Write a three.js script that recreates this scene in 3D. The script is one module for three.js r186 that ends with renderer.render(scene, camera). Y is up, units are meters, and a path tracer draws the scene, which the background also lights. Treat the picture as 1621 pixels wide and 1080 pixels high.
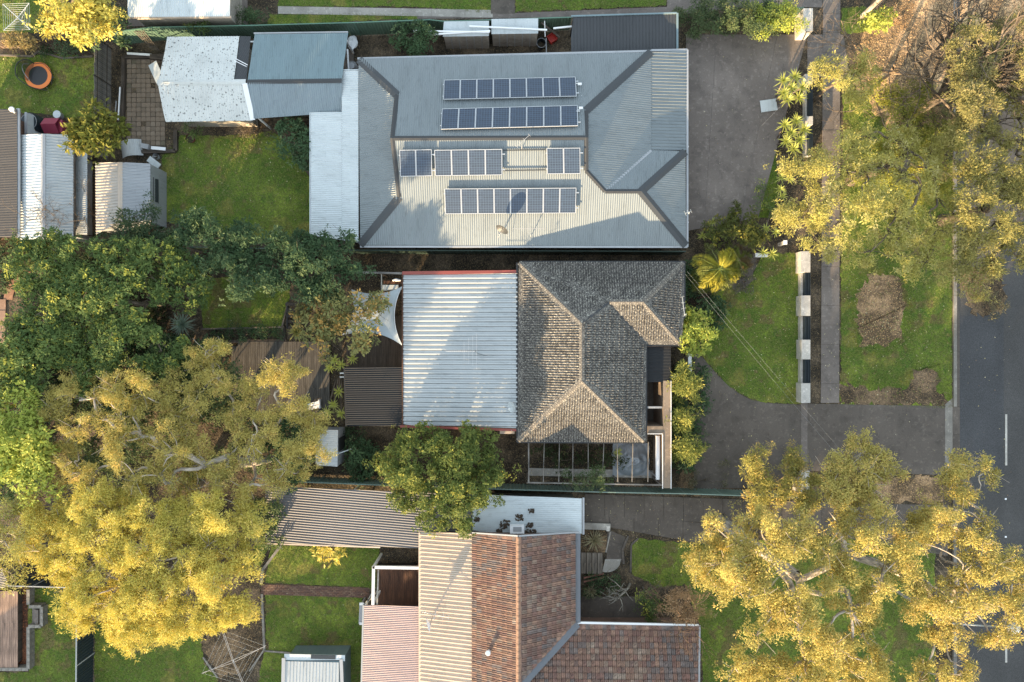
import * as THREE from 'three';
import { mergeGeometries } from 'three/addons/utils/BufferGeometryUtils.js';

// ---------------------------------------------------------------- camera, sky, sun, exposure
const scene = new THREE.Scene();
const CAM_H = 44, FOCAL = 1080, CX = 810.5, CY = 540;
const camera = new THREE.PerspectiveCamera(53.13, 1024 / 682, 0.5, 2000);
camera.position.set(0, CAM_H, 0);
camera.up.set(0, 0, -1);
camera.lookAt(0, 0, 0);

const SUN_EL = 11.5 * Math.PI / 180;
const SUN_DIR = new THREE.Vector3(-0.465 * Math.cos(SUN_EL), Math.sin(SUN_EL), 0.885 * Math.cos(SUN_EL)).normalize();
const sun = new THREE.DirectionalLight(new THREE.Color().setRGB(1.0, 0.735, 0.435), 5.0);
sun.position.copy(SUN_DIR).multiplyScalar(160);
sun.castShadow = true;
sun.shadow.mapSize.set(4096, 4096);
Object.assign(sun.shadow.camera, { left: -75, right: 75, top: 75, bottom: -75, near: 1, far: 400 });
sun.shadow.radius = 1;
scene.add(sun, sun.target);

// clear early-morning sky: blue zenith, paler horizon, a warm glow round the sun
{
  const W = 256, H = 128, d = new Float32Array(W * H * 4);
  for (let j = 0; j < H; j++) for (let i = 0; i < W; i++) {
    const el = ((j + 0.5) / H - 0.5) * Math.PI, az = ((i + 0.5) / W - 0.5) * 2 * Math.PI;
    const dir = new THREE.Vector3(Math.cos(el) * Math.cos(az), Math.sin(el), Math.cos(el) * Math.sin(az));
    const c = Math.max(-1, Math.min(1, dir.dot(SUN_DIR)));
    const up = Math.max(0, dir.y), air = Math.exp(-up * 3.2);
    const glow = Math.exp((c - 1) * 7) * 0.9 + Math.exp((c - 1) * 1.6) * 0.35;
    let r = 0.262 + 0.16 * air + glow * 0.37, g = 0.335 + 0.135 * air + glow * 0.28, b = 0.410 + 0.08 * air + glow * 0.16;
    if (dir.y < 0) { const k = Math.exp(dir.y * 12) * 0.7 + 0.3; r *= k * 0.8; g *= k * 0.75; b *= k * 0.66; }
    const o = (j * W + i) * 4; d[o] = r; d[o + 1] = g; d[o + 2] = b; d[o + 3] = 1;
  }
  const t = new THREE.DataTexture(d, W, H, THREE.RGBAFormat, THREE.FloatType);
  t.mapping = THREE.EquirectangularReflectionMapping;
  t.magFilter = t.minFilter = THREE.LinearFilter; t.wrapS = THREE.RepeatWrapping; t.needsUpdate = true;
  scene.background = t; scene.environment = t; scene.environmentIntensity = 1; scene.backgroundIntensity = 1;
}
const renderer = new THREE.WebGLRenderer({ antialias: true });
renderer.setSize(1024, 682);
renderer.toneMapping = THREE.LinearToneMapping;
renderer.toneMappingExposure = 3.45;
renderer.shadowMap.enabled = true;

// ---------------------------------------------------------------- helpers
const V = (x, y, z) => new THREE.Vector3(x, y, z);
// the place seen at a pixel of the photograph, at a height above the ground
const P = (px, py, h = 0) => V((px - CX) * (CAM_H - h) / FOCAL, h, (py - CY) * (CAM_H - h) / FOCAL);
function rng(seed) { let a = seed >>> 0; return () => { a = (a + 0x6D2B79F5) | 0; let t = Math.imul(a ^ (a >>> 15), 1 | a); t = (t + Math.imul(t ^ (t >>> 7), 61 | t)) ^ t; return ((t ^ (t >>> 14)) >>> 0) / 4294967296; }; }
const R0 = rng(77);
const rr = (a, b, r = R0) => a + (b - a) * r();
const lin = (r, g, b) => new THREE.Color().setRGB(r, g, b);
const used = {};
function numbered(n) { used[n] = (used[n] ?? -1) + 1; return used[n] ? n + '_' + String(used[n]).padStart(3, '0') : n; }
function tag(o, label, category, group) { o.userData.label = label; o.userData.category = category; if (group) o.userData.group = group; return o; }
function thing(name, label, category, pos, group) {
  const o = new THREE.Group(); o.name = numbered(name); if (pos) o.position.copy(pos); scene.add(o);
  return tag(o, label, category, group);
}
function flat(g) {
  if (g.index) g = g.toNonIndexed();
  for (const k of Object.keys(g.attributes)) if (!['position', 'normal', 'uv', 'color'].includes(k)) g.deleteAttribute(k);
  if (!g.attributes.normal) g.computeVertexNormals();
  if (!g.attributes.uv) g.setAttribute('uv', new THREE.BufferAttribute(new Float32Array(g.attributes.position.count * 2), 2));
  return g;
}
function join(list) { list = list.map(flat); return list.length === 1 ? list[0] : mergeGeometries(list); }
// one named mesh; world-space geometry is moved into its parent's frame
function part(name, geo, mat, parent = scene, label) {
  let g = Array.isArray(geo) ? join(geo) : geo;
  const m = new THREE.Mesh(g, mat);
  m.castShadow = m.receiveShadow = true;
  if (parent === scene) m.name = numbered(name); else {
    m.name = name;
    let p = parent, off = V(0, 0, 0); while (p && p !== scene) { off.add(p.position); p = p.parent; }
    m.position.copy(off.negate());
  }
  if (label) m.userData.label = label;
  parent.add(m); return m;
}
function struct(name, geo, mat) { const m = part(name, geo, mat); m.userData.kind = 'structure'; return m; }
function stuff(m) { m.userData.kind = 'stuff'; return m; }

function metricUV(g) { // box-projected uv in metres
  g = flat(g); const p = g.attributes.position, n = g.attributes.normal, uv = new Float32Array(p.count * 2);
  for (let i = 0; i < p.count; i++) {
    const ax = Math.abs(n.getX(i)), ay = Math.abs(n.getY(i)), az = Math.abs(n.getZ(i));
    let u, v; if (ay >= ax && ay >= az) { u = p.getX(i); v = p.getZ(i); } else if (ax >= az) { u = p.getZ(i); v = p.getY(i); } else { u = p.getX(i); v = p.getY(i); }
    uv[i * 2] = u; uv[i * 2 + 1] = v;
  }
  g.setAttribute('uv', new THREE.BufferAttribute(uv, 2)); return g;
}
const box = (w, h, d, x, y, z, ry = 0) => { const g = new THREE.BoxGeometry(w, h, d); if (ry) g.rotateY(ry); g.translate(x, y, z); return metricUV(g); };
// box along a->b, w wide, t thick, upright side turned to up
function beam(a, b, w, t, up = V(0, 1, 0)) {
  const d = b.clone().sub(a), L = d.length(); d.normalize();
  let s = d.clone().cross(up); if (s.length() < 1e-3) s = V(1, 0, 0); s.normalize();
  const n = s.clone().cross(d).normalize();
  const g = new THREE.BoxGeometry(L, t, w); const uv = g.attributes.uv, ps = g.attributes.position, nn = g.attributes.normal;
  for (let i = 0; i < ps.count; i++) uv.setXY(i, Math.abs(nn.getY(i)) > .5 ? ps.getZ(i) : ps.getY(i), ps.getX(i));
  g.applyMatrix4(new THREE.Matrix4().makeBasis(d, n, s).setPosition(a.clone().add(b).multiplyScalar(.5)));
  return flat(g);
}
// tapered tube through points
function tube(pts, radii, sides = 7, cap = false) {
  const pos = [], nor = [], uv = [], idx = []; let N = V(0, 0, 0), len = 0;
  for (let i = 0; i < pts.length; i++) {
    const d = pts[Math.min(i + 1, pts.length - 1)].clone().sub(pts[Math.max(i - 1, 0)]).normalize();
    if (i === 0) { N = Math.abs(d.y) > .9 ? V(1, 0, 0) : V(0, 1, 0); } else len += pts[i].distanceTo(pts[i - 1]);
    N = N.clone().sub(d.clone().multiplyScalar(N.dot(d))).normalize(); const B = d.clone().cross(N);
    for (let k = 0; k <= sides; k++) {
      const a = k / sides * Math.PI * 2, c = Math.cos(a), s = Math.sin(a), n = N.clone().multiplyScalar(c).addScaledVector(B, s);
      pos.push(pts[i].x + n.x * radii[i], pts[i].y + n.y * radii[i], pts[i].z + n.z * radii[i]); nor.push(n.x, n.y, n.z); uv.push(k / sides * 6.28 * radii[0], len);
    }
  }
  const S = sides + 1;
  for (let i = 0; i < pts.length - 1; i++) for (let k = 0; k < sides; k++) { const a = i * S + k, b = a + S; idx.push(a, a + 1, b, b, a + 1, b + 1); }
  const g = new THREE.BufferGeometry();
  g.setAttribute('position', new THREE.Float32BufferAttribute(pos, 3)); g.setAttribute('normal', new THREE.Float32BufferAttribute(nor, 3)); g.setAttribute('uv', new THREE.Float32BufferAttribute(uv, 2)); g.setIndex(idx);
  let out = flat(g);
  if (cap) { const e = pts.length - 1; out = join([out, disc(pts[0], pts[0].clone().sub(pts[1]), radii[0], sides), disc(pts[e], pts[e].clone().sub(pts[e - 1]), radii[e], sides)]); }
  return out;
}
function disc(c, n, r, sides) { const g = new THREE.CircleGeometry(r, sides); g.lookAt(n.clone()); g.translate(c.x, c.y, c.z); return flat(g); }
const rod = (a, b, r, sides = 6) => tube([a, b], [r, r], sides, true);

// ---- procedural textures -------------------------------------------------
function noise(seed) {
  const h = (x, y) => { let n = Math.imul(x, 374761393) + Math.imul(y, 668265263) + Math.imul(seed, 1442695041); n = Math.imul(n ^ (n >>> 13), 1274126177); return ((n ^ (n >>> 16)) >>> 0) / 4294967296; };
  return (x, y, per) => { // tileable value noise with period per
    const xi = Math.floor(x), yi = Math.floor(y); let fx = x - xi, fy = y - yi; fx = fx * fx * (3 - 2 * fx); fy = fy * fy * (3 - 2 * fy);
    const m = k => ((k % per) + per) % per, x0 = m(xi), x1 = m(xi + 1), y0 = m(yi), y1 = m(yi + 1);
    return (h(x0, y0) * (1 - fx) + h(x1, y0) * fx) * (1 - fy) + (h(x0, y1) * (1 - fx) + h(x1, y1) * fx) * fy;
  };
}
function fbm(n, u, v, base, oct, gain = .5) { let s = 0, a = 1, t = 0, f = base; for (let o = 0; o < oct; o++) { s += a * n(u * f, v * f, f); t += a; a *= gain; f *= 2; } return s / t; }
// fn(u,v) -> [r,g,b] sRGB 0..1
function tex(size, metres, fn, srgb = true) {
  const d = new Uint8Array(size * size * 4);
  for (let j = 0; j < size; j++) for (let i = 0; i < size; i++) {
    const c = fn(i / size, j / size), o = (j * size + i) * 4;
    for (let k = 0; k < 3; k++) d[o + k] = Math.max(0, Math.min(255, c[k] * 255)); d[o + 3] = 255;
  }
  const t = new THREE.DataTexture(d, size, size); t.wrapS = t.wrapT = THREE.RepeatWrapping; t.magFilter = THREE.LinearFilter; t.minFilter = THREE.LinearMipmapLinearFilter; t.generateMipmaps = true;
  if (srgb) t.colorSpace = THREE.SRGBColorSpace; const m = Array.isArray(metres) ? metres : [metres, metres]; t.repeat.set(1 / m[0], 1 / m[1]); t.needsUpdate = true; return t;
}
const mixc = (a, b, t) => a.map((x, i) => x + (b[i] - x) * t);
const cl = (x, a = 0, b = 1) => Math.max(a, Math.min(b, x));
const sm = (a, b, x) => { const t = cl((x - a) / (b - a)); return t * t * (3 - 2 * t); };
const nA = noise(1), nB = noise(2), nC = noise(3), nD = noise(4), nE = noise(5);

const T = {};
{ // lawn: blades as fine grain, clover and dry patches as coarse
  const r = rng(5);
  T.grass = tex(1024, 11, (u, v) => {
    const coarse = fbm(nA, u, v, 5, 4), mid = fbm(nB, u, v, 24, 3), fine = nC(u * 512, v * 340, 512) * .5 + nD(u * 256, v * 256, 256) * .5;
    let c = mixc([.27, .36, .10], [.40, .47, .17], sm(.3, .72, coarse));
    c = mixc(c, [.22, .33, .09], sm(.52, .75, mid) * .6);
    c = mixc(c, [.50, .46, .25], sm(.56, .74, fbm(nE, u, v, 9, 4)) * .6); c = mixc(c, [.36, .31, .22], sm(.62, .72, fbm(nD, u, v, 14, 4)) * .7);
    const k = .62 + .76 * fine; return c.map(x => x * k);
  });
  T.concrete = tex(1024, 7, (u, v) => {
    const a = fbm(nA, u, v, 3, 5), b = fbm(nB, u, v, 14, 4), f = nC(u * 512, v * 512, 512);
    let k = .78 + .11 * sm(.25, .75, a) - .07 * sm(.5, .8, b) + (f - .5) * .16; const s = sm(.66, .80, fbm(nD, u, v, 30, 3)); k -= s * .06; k += .10 * sm(.64, .74, fbm(nE, u, v, 48, 3));
    return [k * 1.0, k * .975, k * .94];
  });
  T.asphalt = tex(1024, 8, (u, v) => {
    const a = fbm(nB, u, v, 4, 4), f = nC(u * 512, v * 512, 512), g = nD(u * 256, v * 256, 256);
    const k = .74 + .14 * (a - .5) + (f - .5) * .30 + (g - .5) * .12; const seal = sm(.49, .495, fbm(nE, u, v, 4, 4)) * (1 - sm(.505, .51, fbm(nE, u, v, 4, 4)));
    const q = k + .10 * (fbm(nA, u, .5, 6, 3) - .5) + 0 * seal; return [q, q * 1.0, q * 1.0];
  });
  T.soil = tex(1024, 6, (u, v) => {
    const a = fbm(nA, u, v, 5, 5), b = fbm(nC, u, v, 60, 3), f = nD(u * 512, v * 512, 512), l = nE(u * 150, v * 150, 150), l2 = nB(u * 210, v * 210, 210);
    let c = mixc([.20, .175, .14], [.36, .315, .26], sm(.3, .7, a)); c = c.map(x => x * (.65 + .7 * b));
    if (l > .8) c = mixc(c, [.50, .42, .31], .6); if (l2 > .84) c = mixc(c, [.62, .54, .40], .8); if (l < .12) c = c.map(x => x * .5);
    return c.map(x => x * (.8 + .4 * f));
  });
  T.streak = tex(512, [4, 9], (u, v) => { // rain-washed dust on sheet metal, running down the fall (v)
    const a = fbm(nA, u, v * .25, 24, 3), b = fbm(nB, u, v, 6, 4), f = nC(u * 256, v * 256, 256), s = fbm(nD, u, v * .5, 40, 2);
    const k = .93 + .05 * (a - .5) + .08 * (b - .5) + (f - .5) * .04 - .05 * sm(.62, .8, s); return [k, k * .995, k * .985];
  });
  T.fibro = tex(1024, 5, (u, v) => { // dark lichen rosettes on pale sheeting
    const f = nC(u * 256, v * 256, 256); let k = .90 + .12 * (fbm(nB, u, v, 6, 4) - .5) + (f - .5) * .08; return [k, k, k * .98];
  });
  { const t = T.fibro, d = t.image.data, N = 1024; // stamp rosettes
    for (let i = 0; i < 900; i++) { const x = r() * N, y = r() * N, R = 3 + r() * r() * 11, dk = .25 + r() * .5;
      for (let b = -R | 0; b <= R; b++) for (let a = -R | 0; a <= R; a++) { const q = Math.hypot(a, b) / R + (nC((x + a) * .5, (y + b) * .5, 512) - .5) * .9; if (q < .8) { const o = ((((y + b) | 0) + N) % N * N + (((x + a) | 0) + N) % N) * 4; for (let k = 0; k < 3; k++) d[o + k] *= 1 - dk * (q > .45 ? 1 : .55); } } } }
  T.wood = tex(512, [.6, 3], (u, v) => { const a = fbm(nA, u, v * .1, 40, 3), b = fbm(nB, u, v, 5, 4), f = nC(u * 256, v * 64, 256); const k = .78 + .5 * (a - .5) + .35 * (b - .5) + (f - .5) * .18; return [k, k * .98, k * .95]; });
  T.cells = tex(512, 1, (u, v) => { // silicon cells: six across, ten down, pale grid and thin bus lines
    const cu = (u * 6) % 1, cv = (v * 10) % 1, edge = Math.min(cu, 1 - cu) < .05 || Math.min(cv, 1 - cv) < .05;
    if (edge) return [.30, .38, .46]; const id = Math.floor(u * 6) * 13 + Math.floor(v * 10) * 7, h = ((id * 2654435761) >>> 0) / 4294967296;
    const cr = nE(u * 70, v * 110, 70) * .16; const bus = Math.abs(cu - .32) < .022 || Math.abs(cu - .68) < .022;
    return bus ? [.17, .23, .31] : [.07 + h * .05 + cr * .3, .12 + h * .05 + cr * .45, .19 + h * .06 + cr * .5];
  });
  T.bark = tex(256, [.7, 2], (u, v) => { const a = fbm(nA, u, v * .5, 12, 4), b = fbm(nB, u, v, 4, 3); const k = .72 + .55 * (a - .5) + .45 * (b - .5); return [k, k * .97, k * .93]; });
  T.tile = tex(512, 1.9, (u, v) => { const a = fbm(nA, u, v, 8, 4), f = nC(u * 200, v * 200, 200), l = fbm(nD, u, v, 60, 3); let k = .45 + .22 * (a - .5) + (f - .5) * .2; let c = [k, k * 1.0, k * 1.0]; if (l > .60) c = mixc(c, [.95, .96, .92], sm(.60, .67, l) * .9); return c; });
  T.tileClean = tex(512, 1.9, (u, v) => { const a = fbm(nA, u, v, 8, 4), f = nC(u * 200, v * 200, 200), l = fbm(nD, u, v, 36, 3); let k = .78 + .35 * (a - .5) + (f - .5) * .26; let c = [k, k, k]; if (l > .63) c = mixc(c, [.35, .35, .36], sm(.63, .72, l) * .6); return c; });
  T.bumpFine = tex(512, 3, (u, v) => { const k = fbm(nB, u, v, 32, 4); return [k, k, k]; }, false);
}
const M = {};
const std = (c, o = {}) => new THREE.MeshStandardMaterial({ color: c, roughness: .85, metalness: 0, side: THREE.DoubleSide, ...o });
M.grass = std(lin(1.30, 1.16, 1.15), { map: T.grass, bumpMap: T.bumpFine, bumpScale: .03, roughness: .95 });
M.grassDry = std(lin(1.1, .98, .75), { map: T.grass, bumpMap: T.bumpFine, bumpScale: .03, roughness: .95 });
M.concrete = std(lin(.37, .36, .34), { map: T.concrete, roughness: .9 });
M.concreteDark = std(lin(.172, .152, .138), { map: T.concrete, roughness: .9 });
M.concreteBrown = std(lin(.265, .238, .228), { map: T.concrete, roughness: .9 });
M.concretePale = std(lin(.55, .54, .52), { map: T.concrete, roughness: .88 });
M.asphalt = std(lin(.130, .126, .122), { map: T.asphalt, roughness: .93 });
M.soil = std(lin(.95, .95, .95), { map: T.soil, roughness: 1, bumpMap: T.bumpFine, bumpScale: .04 });
M.litter = std(lin(1.6, 1.45, 1.3), { map: T.soil, roughness: 1, bumpMap: T.bumpFine, bumpScale: .04 });
M.bareEarth = std(lin(2.9, 2.5, 2.1), { map: T.soil, roughness: 1, bumpMap: T.bumpFine, bumpScale: .04 });
M.dust = std(lin(4.6, 4.0, 3.3), { map: T.soil, roughness: 1, bumpMap: T.bumpFine, bumpScale: .04 });
M.metalBlue = std(lin(.20, .28, .315), { map: T.streak, roughness: .5, metalness: .1 });
M.metalRoof = std(lin(.238, .274, .294), { map: T.streak, roughness: .5, metalness: .1 });
M.metalWhite = std(lin(.62, .68, .71), { map: T.streak, roughness: .5, metalness: .05 });
M.zinc = std(lin(.50, .53, .545), { map: T.streak, roughness: .42, metalness: .25 });
M.metalGrey = std(lin(.42, .44, .47), { map: T.streak, roughness: .5, metalness: .2 });
M.metalDark = std(lin(.052, .056, .062), { map: T.streak, roughness: .5, metalness: .1 });
M.metalCharcoal = std(lin(.022, .024, .028), { map: T.streak, roughness: .9 });
M.metalCream = std(lin(.60, .50, .41), { map: T.streak, roughness: .6 });
M.pinkSheet = std(lin(.36, .265, .27), { map: T.streak, roughness: .45 });
M.ridge = std(lin(.045, .05, .055), { roughness: .5 });
M.fibro = std(lin(.72, .74, .75), { map: T.fibro, roughness: .9 });
M.white = std(lin(.80, .80, .79), { map: T.concrete, roughness: .7 });
M.whitePaint = std(lin(.80, .81, .82), { roughness: .5 });
M.greyPaint = std(lin(.32, .33, .34), { roughness: .5 });
M.black = std(lin(.02, .021, .023), { roughness: .5 });
M.greenSteel = std(lin(.13, .22, .165), { map: T.streak, roughness: .5 });
M.darkSteel = std(lin(.028, .042, .055), { map: T.streak, roughness: .5 });
M.redTrim = std(lin(.28, .065, .05), { map: T.streak, roughness: .5 });
M.wood = std(lin(.25, .22, .19), { map: T.wood, roughness: .9 });
M.woodGrey = std(lin(.31, .30, .29), { map: T.wood, roughness: .9 });
M.woodDark = std(lin(.105, .085, .07), { map: T.wood, roughness: .85 });
M.woodBrown = std(lin(.15, .07, .04), { map: T.wood, roughness: .8 });
M.woodPink = std(lin(.46, .31, .24), { map: T.wood, roughness: .75 });
M.brickWall = std(lin(.34, .22, .17), { map: T.concrete, roughness: .9 });
M.wallPale = std(lin(.55, .53, .49), { map: T.concrete, roughness: .9 });
M.glass = new THREE.MeshPhysicalMaterial({ color: lin(.03, .035, .04), roughness: .08, metalness: 0, side: THREE.DoubleSide });
M.alu = std(lin(.58, .59, .60), { roughness: .35, metalness: .6 });
M.cells = new THREE.MeshPhysicalMaterial({ color: lin(1, 1, 1), map: T.cells, roughness: .45, ior: 1.7, side: THREE.DoubleSide });
M.orange = std(lin(.72, .20, .04), { roughness: .6 });
M.maroon = std(lin(.25, .03, .06), { roughness: .5 });
M.red = std(lin(.42, .03, .02), { roughness: .5 });
M.brownCap = std(lin(.33, .27, .22), { map: T.concrete, roughness: .9 });
M.barkPale = std(lin(.78, .72, .64), { map: T.bark, roughness: .85 });
M.barkGrey = std(lin(.27, .225, .18), { map: T.bark, roughness: .9 });
M.barkDark = std(lin(.12, .09, .065), { map: T.bark, roughness: .9 });
M.barkTwig = std(lin(.42, .34, .26), { map: T.bark, roughness: .9 });
// ---------------------------------------------------------------- the setting
function sheetW(pts, y, rough = 0, seed = 1) { // pts: world [x,z]
  let p = pts;
  if (rough) { const r = rng(seed); p = []; for (let i = 0; i < pts.length; i++) { const a = pts[i], b = pts[(i + 1) % pts.length], L = Math.hypot(b[0] - a[0], b[1] - a[1]), n = Math.max(1, Math.round(L / .22)); for (let k = 0; k < n; k++) { const t = k / n; p.push([a[0] + (b[0] - a[0]) * t + rr(-rough, rough, r), a[1] + (b[1] - a[1]) * t + rr(-rough, rough, r)]); } } }
  const s = new THREE.Shape(p.map(q => new THREE.Vector2(q[0], -q[1])));
  const g = new THREE.ShapeGeometry(s); g.rotateX(-Math.PI / 2); g.translate(0, y, 0); return flat(g);
}
const gpx = pts => pts.map(([x, y]) => { const p = P(x, y, 0); return [p.x, p.z]; });
const sheet = (pts, y, rough, seed) => sheetW(gpx(pts), y, rough, seed);
const inPoly = (x, z, pts) => { let c = false; for (let i = 0, j = pts.length - 1; i < pts.length; j = i++) { const [a, b] = pts[i], [d, e] = pts[j]; if ((b > z) !== (e > z) && x < (d - a) * (z - b) / (e - b) + a) c = !c; } return c; };

struct('ground', (() => { const g = new THREE.PlaneGeometry(700, 700); g.rotateX(-Math.PI / 2); const uv = g.attributes.uv; for (let i = 0; i < uv.count; i++) uv.setXY(i, uv.getX(i) * 700, uv.getY(i) * 700); return g; })(), M.soil);

const lawns = [
  [[-60, 86], [152, 88], [150, 186], [96, 186], [60, 179], [-60, 172]],
  [[255, 250], [286, 214], [360, 216], [430, 208], [462, 232], [480, 270], [494, 285], [494, 372], [400, 380], [262, 350]],
  [[318, 470], [340, 440], [460, 440], [457, 480], [447, 518], [322, 521]],
  [[1125, 470], [1165, 450], [1195, 430], [1205, 402], [1268, 400], [1268, 640], [1212, 637], [1186, 631], [1168, 621], [1152, 609], [1138, 595], [1124, 579], [1112, 565], [1108, 530]],
  [[1331, 404], [1507, 404], [1507, 646], [1331, 640]],
  [[430, 862], [600, 868], [596, 932], [420, 922]], [[404, 862], [426, 862], [412, 896], [396, 892]],
  [[420, 940], [574, 946], [577, 1120], [400, 1120], [420, 1025]], [[150, 985], [318, 998], [322, 1050], [345, 1075], [345, 1130], [150, 1130]],
  [[45, 932], [121, 930], [121, 1130], [-60, 1130], [-60, 1066], [45, 1064]],
  [[998, 862], [1010, 853], [1110, 862], [1300, 850], [1480, 860], [1480, 1200], [1118, 1200], [1108, 990], [1085, 925], [1040, 930], [1000, 908]],
  [[445, -20], [777, -20], [777, 20], [660, 11], [440, 10]], [[428, 23], [662, 23], [662, 30], [424, 39]], [[815, -20], [1055, -20], [1055, 9], [816, 19]],
  [[1333, 13], [1372, 10], [1400, 50], [1330, 55]], [[1207, 262], [1228, 232], [1232, 300], [1222, 345], [1196, 345]],
  [[1334, 150], [1507, 130], [1507, 404], [1334, 404]], [[-40, -30], [72, -30], [72, 52], [-40, 52]],
];
lawns.forEach((l, i) => struct('lawn', sheet(l, .012, .07, 40 + i), i === 15 ? M.grassDry : M.grass));
for (const [k, p] of [[1, [[1352, 442], [1380, 424], [1420, 426], [1446, 450], [1446, 506], [1438, 545], [1402, 562], [1356, 556], [1344, 500]]], [2, [[1325, 600], [1380, 600], [1436, 596], [1446, 572], [1490, 574], [1500, 610], [1505, 640], [1325, 640]]]]) struct('worn_grass', sheet(p, .015, .3, 130 + k), M.grassDry);
// bare and littered patches
const patches = [
  [[[1362, 452], [1378, 438], [1415, 436], [1432, 455], [1433, 500], [1428, 530], [1400, 548], [1365, 545], [1355, 500]], M.bareEarth],
  [[[1325, 615], [1342, 606], [1380, 615], [1440, 612], [1446, 584], [1480, 585], [1488, 620], [1505, 642], [1328, 641]], M.litter],
  [[[1360, 60], [1400, 20], [1440, -10], [1640, -20], [1640, 140], [1510, 150], [1505, 210], [1420, 215], [1345, 130]], M.dust],
  [[[1160, 395], [1200, 400], [1195, 440], [1168, 462], [1150, 440]], M.concreteDark],
  [[[1440, 170], [1507, 160], [1507, 290], [1420, 300], [1380, 260]], M.litter],
  [[[320, 905], [410, 895], [420, 1025], [390, 1060], [350, 1075], [322, 1040]], M.litter],
  [[[1330, 750], [1495, 757], [1495, 798], [1330, 793]], M.bareEarth],
  [[[1090, 735], [1180, 735], [1180, 785], [1065, 780]], M.litter],
  [[[1500, 420], [1590, 430], [1590, 500], [1540, 498]], M.litter],
];
patches.forEach(([l, m], i) => struct('bare_soil', sheet(l, .018, .26, 80 + i), m));

// road, kerb, footpath, driveways
struct('road', sheet([[1519, -700], [1668, -700], [1668, 1900], [1519, 1900]], .006), M.asphalt);
struct('road_shoulder', sheet([[1668, -700], [1760, -700], [1760, 1900], [1668, 1900]], .011), M.grass);
{ const kerb = new THREE.Group(); kerb.name = 'kerb'; kerb.userData.kind = 'structure'; scene.add(kerb);
  const x0 = P(1508, 0).x, x1 = P(1519, 0).x;
  for (let i = 0; i < 30; i++) { const y0 = -60 + i * 44, y1 = y0 + 43.6, a = P(0, y0).z, b = P(0, y1).z; if (y0 > 600 && y0 < 780) { part('kerb_stone', box(x1 - x0, .05, b - a, (x0 + x1) / 2, .025, (a + b) / 2), M.concreteDark, kerb); continue; }
    part('kerb_stone', box((x1 - x0) * .45, .14, b - a, x0 + (x1 - x0) * .225, .07, (a + b) / 2), M.concrete, kerb); part('gutter', box((x1 - x0) * .54, .03, b - a, x0 + (x1 - x0) * .725, .015, (a + b) / 2), M.concreteDark, kerb); } }
{ const m = std(lin(.74, .74, .72), { map: T.concrete, roughness: .7 });
  for (const [a, b] of [[58, 120], [656, 737], [1024, 1049], [-130, -60], [1100, 1180]]) struct('lane_marking', sheet([[1591.4, a], [1594.6, a], [1594.6, b], [1591.4, b]], .011), m);
  for (const y of [790, 850]) part('road_reflector', box(.12, .02, .1, P(1592, y).x, .02, P(1592, y).z), M.whitePaint).userData.kind = 'structure'; 
  struct('road_seam', sheet([[1519, 500], [1589, 500], [1589, 752], [1519, 752]], .0095), std(lin(.118, .120, .126), { map: T.asphalt, roughness: .95 })); }
function slabRow(name, pts, n, mat, gap = .012, thick = .05, seed = 9) { // pts: px corners a,b (one end) -> d,c ; cut in n slabs
  const g = new THREE.Group(); g.name = numbered(name); g.userData.kind = 'structure'; scene.add(g); const r = rng(seed);
  const [A, B, C, D] = gpx(pts); const L = (p, q, t) => [p[0] + (q[0] - p[0]) * t, p[1] + (q[1] - p[1]) * t]; const len = Math.hypot(D[0] - A[0], D[1] - A[1]);
  for (let i = 0; i < n; i++) { const t0 = i / n + gap / len / 2, t1 = (i + 1) / n - gap / len / 2, y = thick * (.8 + .35 * r());
    const q = [L(A, D, t0), L(B, C, t0), L(B, C, t1), L(A, D, t1)]; const s = new THREE.Shape(q.map(p => new THREE.Vector2(p[0], -p[1])));
    const e = new THREE.ExtrudeGeometry(s, { depth: y, bevelEnabled: false }); e.rotateX(-Math.PI / 2); part('slab', metricUV(e), mat, g); }
  return g;
}
slabRow('footpath', [[1299, 638], [1328, 638], [1330, -40], [1303, -40]], 22, M.concreteBrown);
struct('driveway', sheet([[1098, 556], [1112, 566], [1124, 580], [1138, 596], [1152, 610], [1168, 622], [1186, 632], [1212, 638], [1268, 641], [1268, 770], [1098, 775]], .03), M.concreteDark);
struct('driveway', sheet([[1268, 639], [1500, 643], [1496, 752], [1268, 745]], .03), M.concreteDark);
struct('driveway_layback', sheet([[1496, 640], [1508, 630], [1508, 765], [1496, 752]], .034), M.concrete);
struct('concrete_strip', sheet([[1268, 636], [1278, 636], [1278, 760], [1268, 760]], .04), M.concreteBrown);
slabRow('concrete_driveway', [[1086, 55], [1086, 366], [1200, 345], [1278, 55]], 4, M.concreteBrown, .008, .04);
slabRow('concrete_driveway', [[1278, 55], [1278, 122], [1345, 122], [1335, 55]], 1, M.concreteBrown, .008, .035);
struct('side_path', sheet([[1056, -30], [1302, -30], [1302, 12], [1200, 10], [1085, 22], [900, 28], [660, 30], [660, 22], [815, 21], [1056, 11]], .022), M.concreteBrown);
struct('side_path', sheet([[777, -30], [815, -30], [815, 22], [777, 22]], .027), M.concreteDark);
slabRow('garden_path', [[440, 10], [440, 22], [780, 28], [780, 16]], 7, M.concretePale, .01, .03);
slabRow('neighbour_driveway', [[926, 782], [926, 816], [1300, 838], [1300, 795]], 12, M.concreteDark, .02, .035, 4);
slabRow('neighbour_driveway', [[926, 815], [926, 828], [1120, 862], [1120, 828]], 5, M.concreteDark, .02, .03, 6);
struct('neighbour_driveway_crossing', sheet([[1300, 795], [1500, 800], [1500, 880], [1300, 845]], .03), M.concreteDark);
slabRow('garden_path', [[962, 838], [990, 850], [984, 890], [960, 890]], 3, M.concreteDark, .01, .04);
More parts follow.
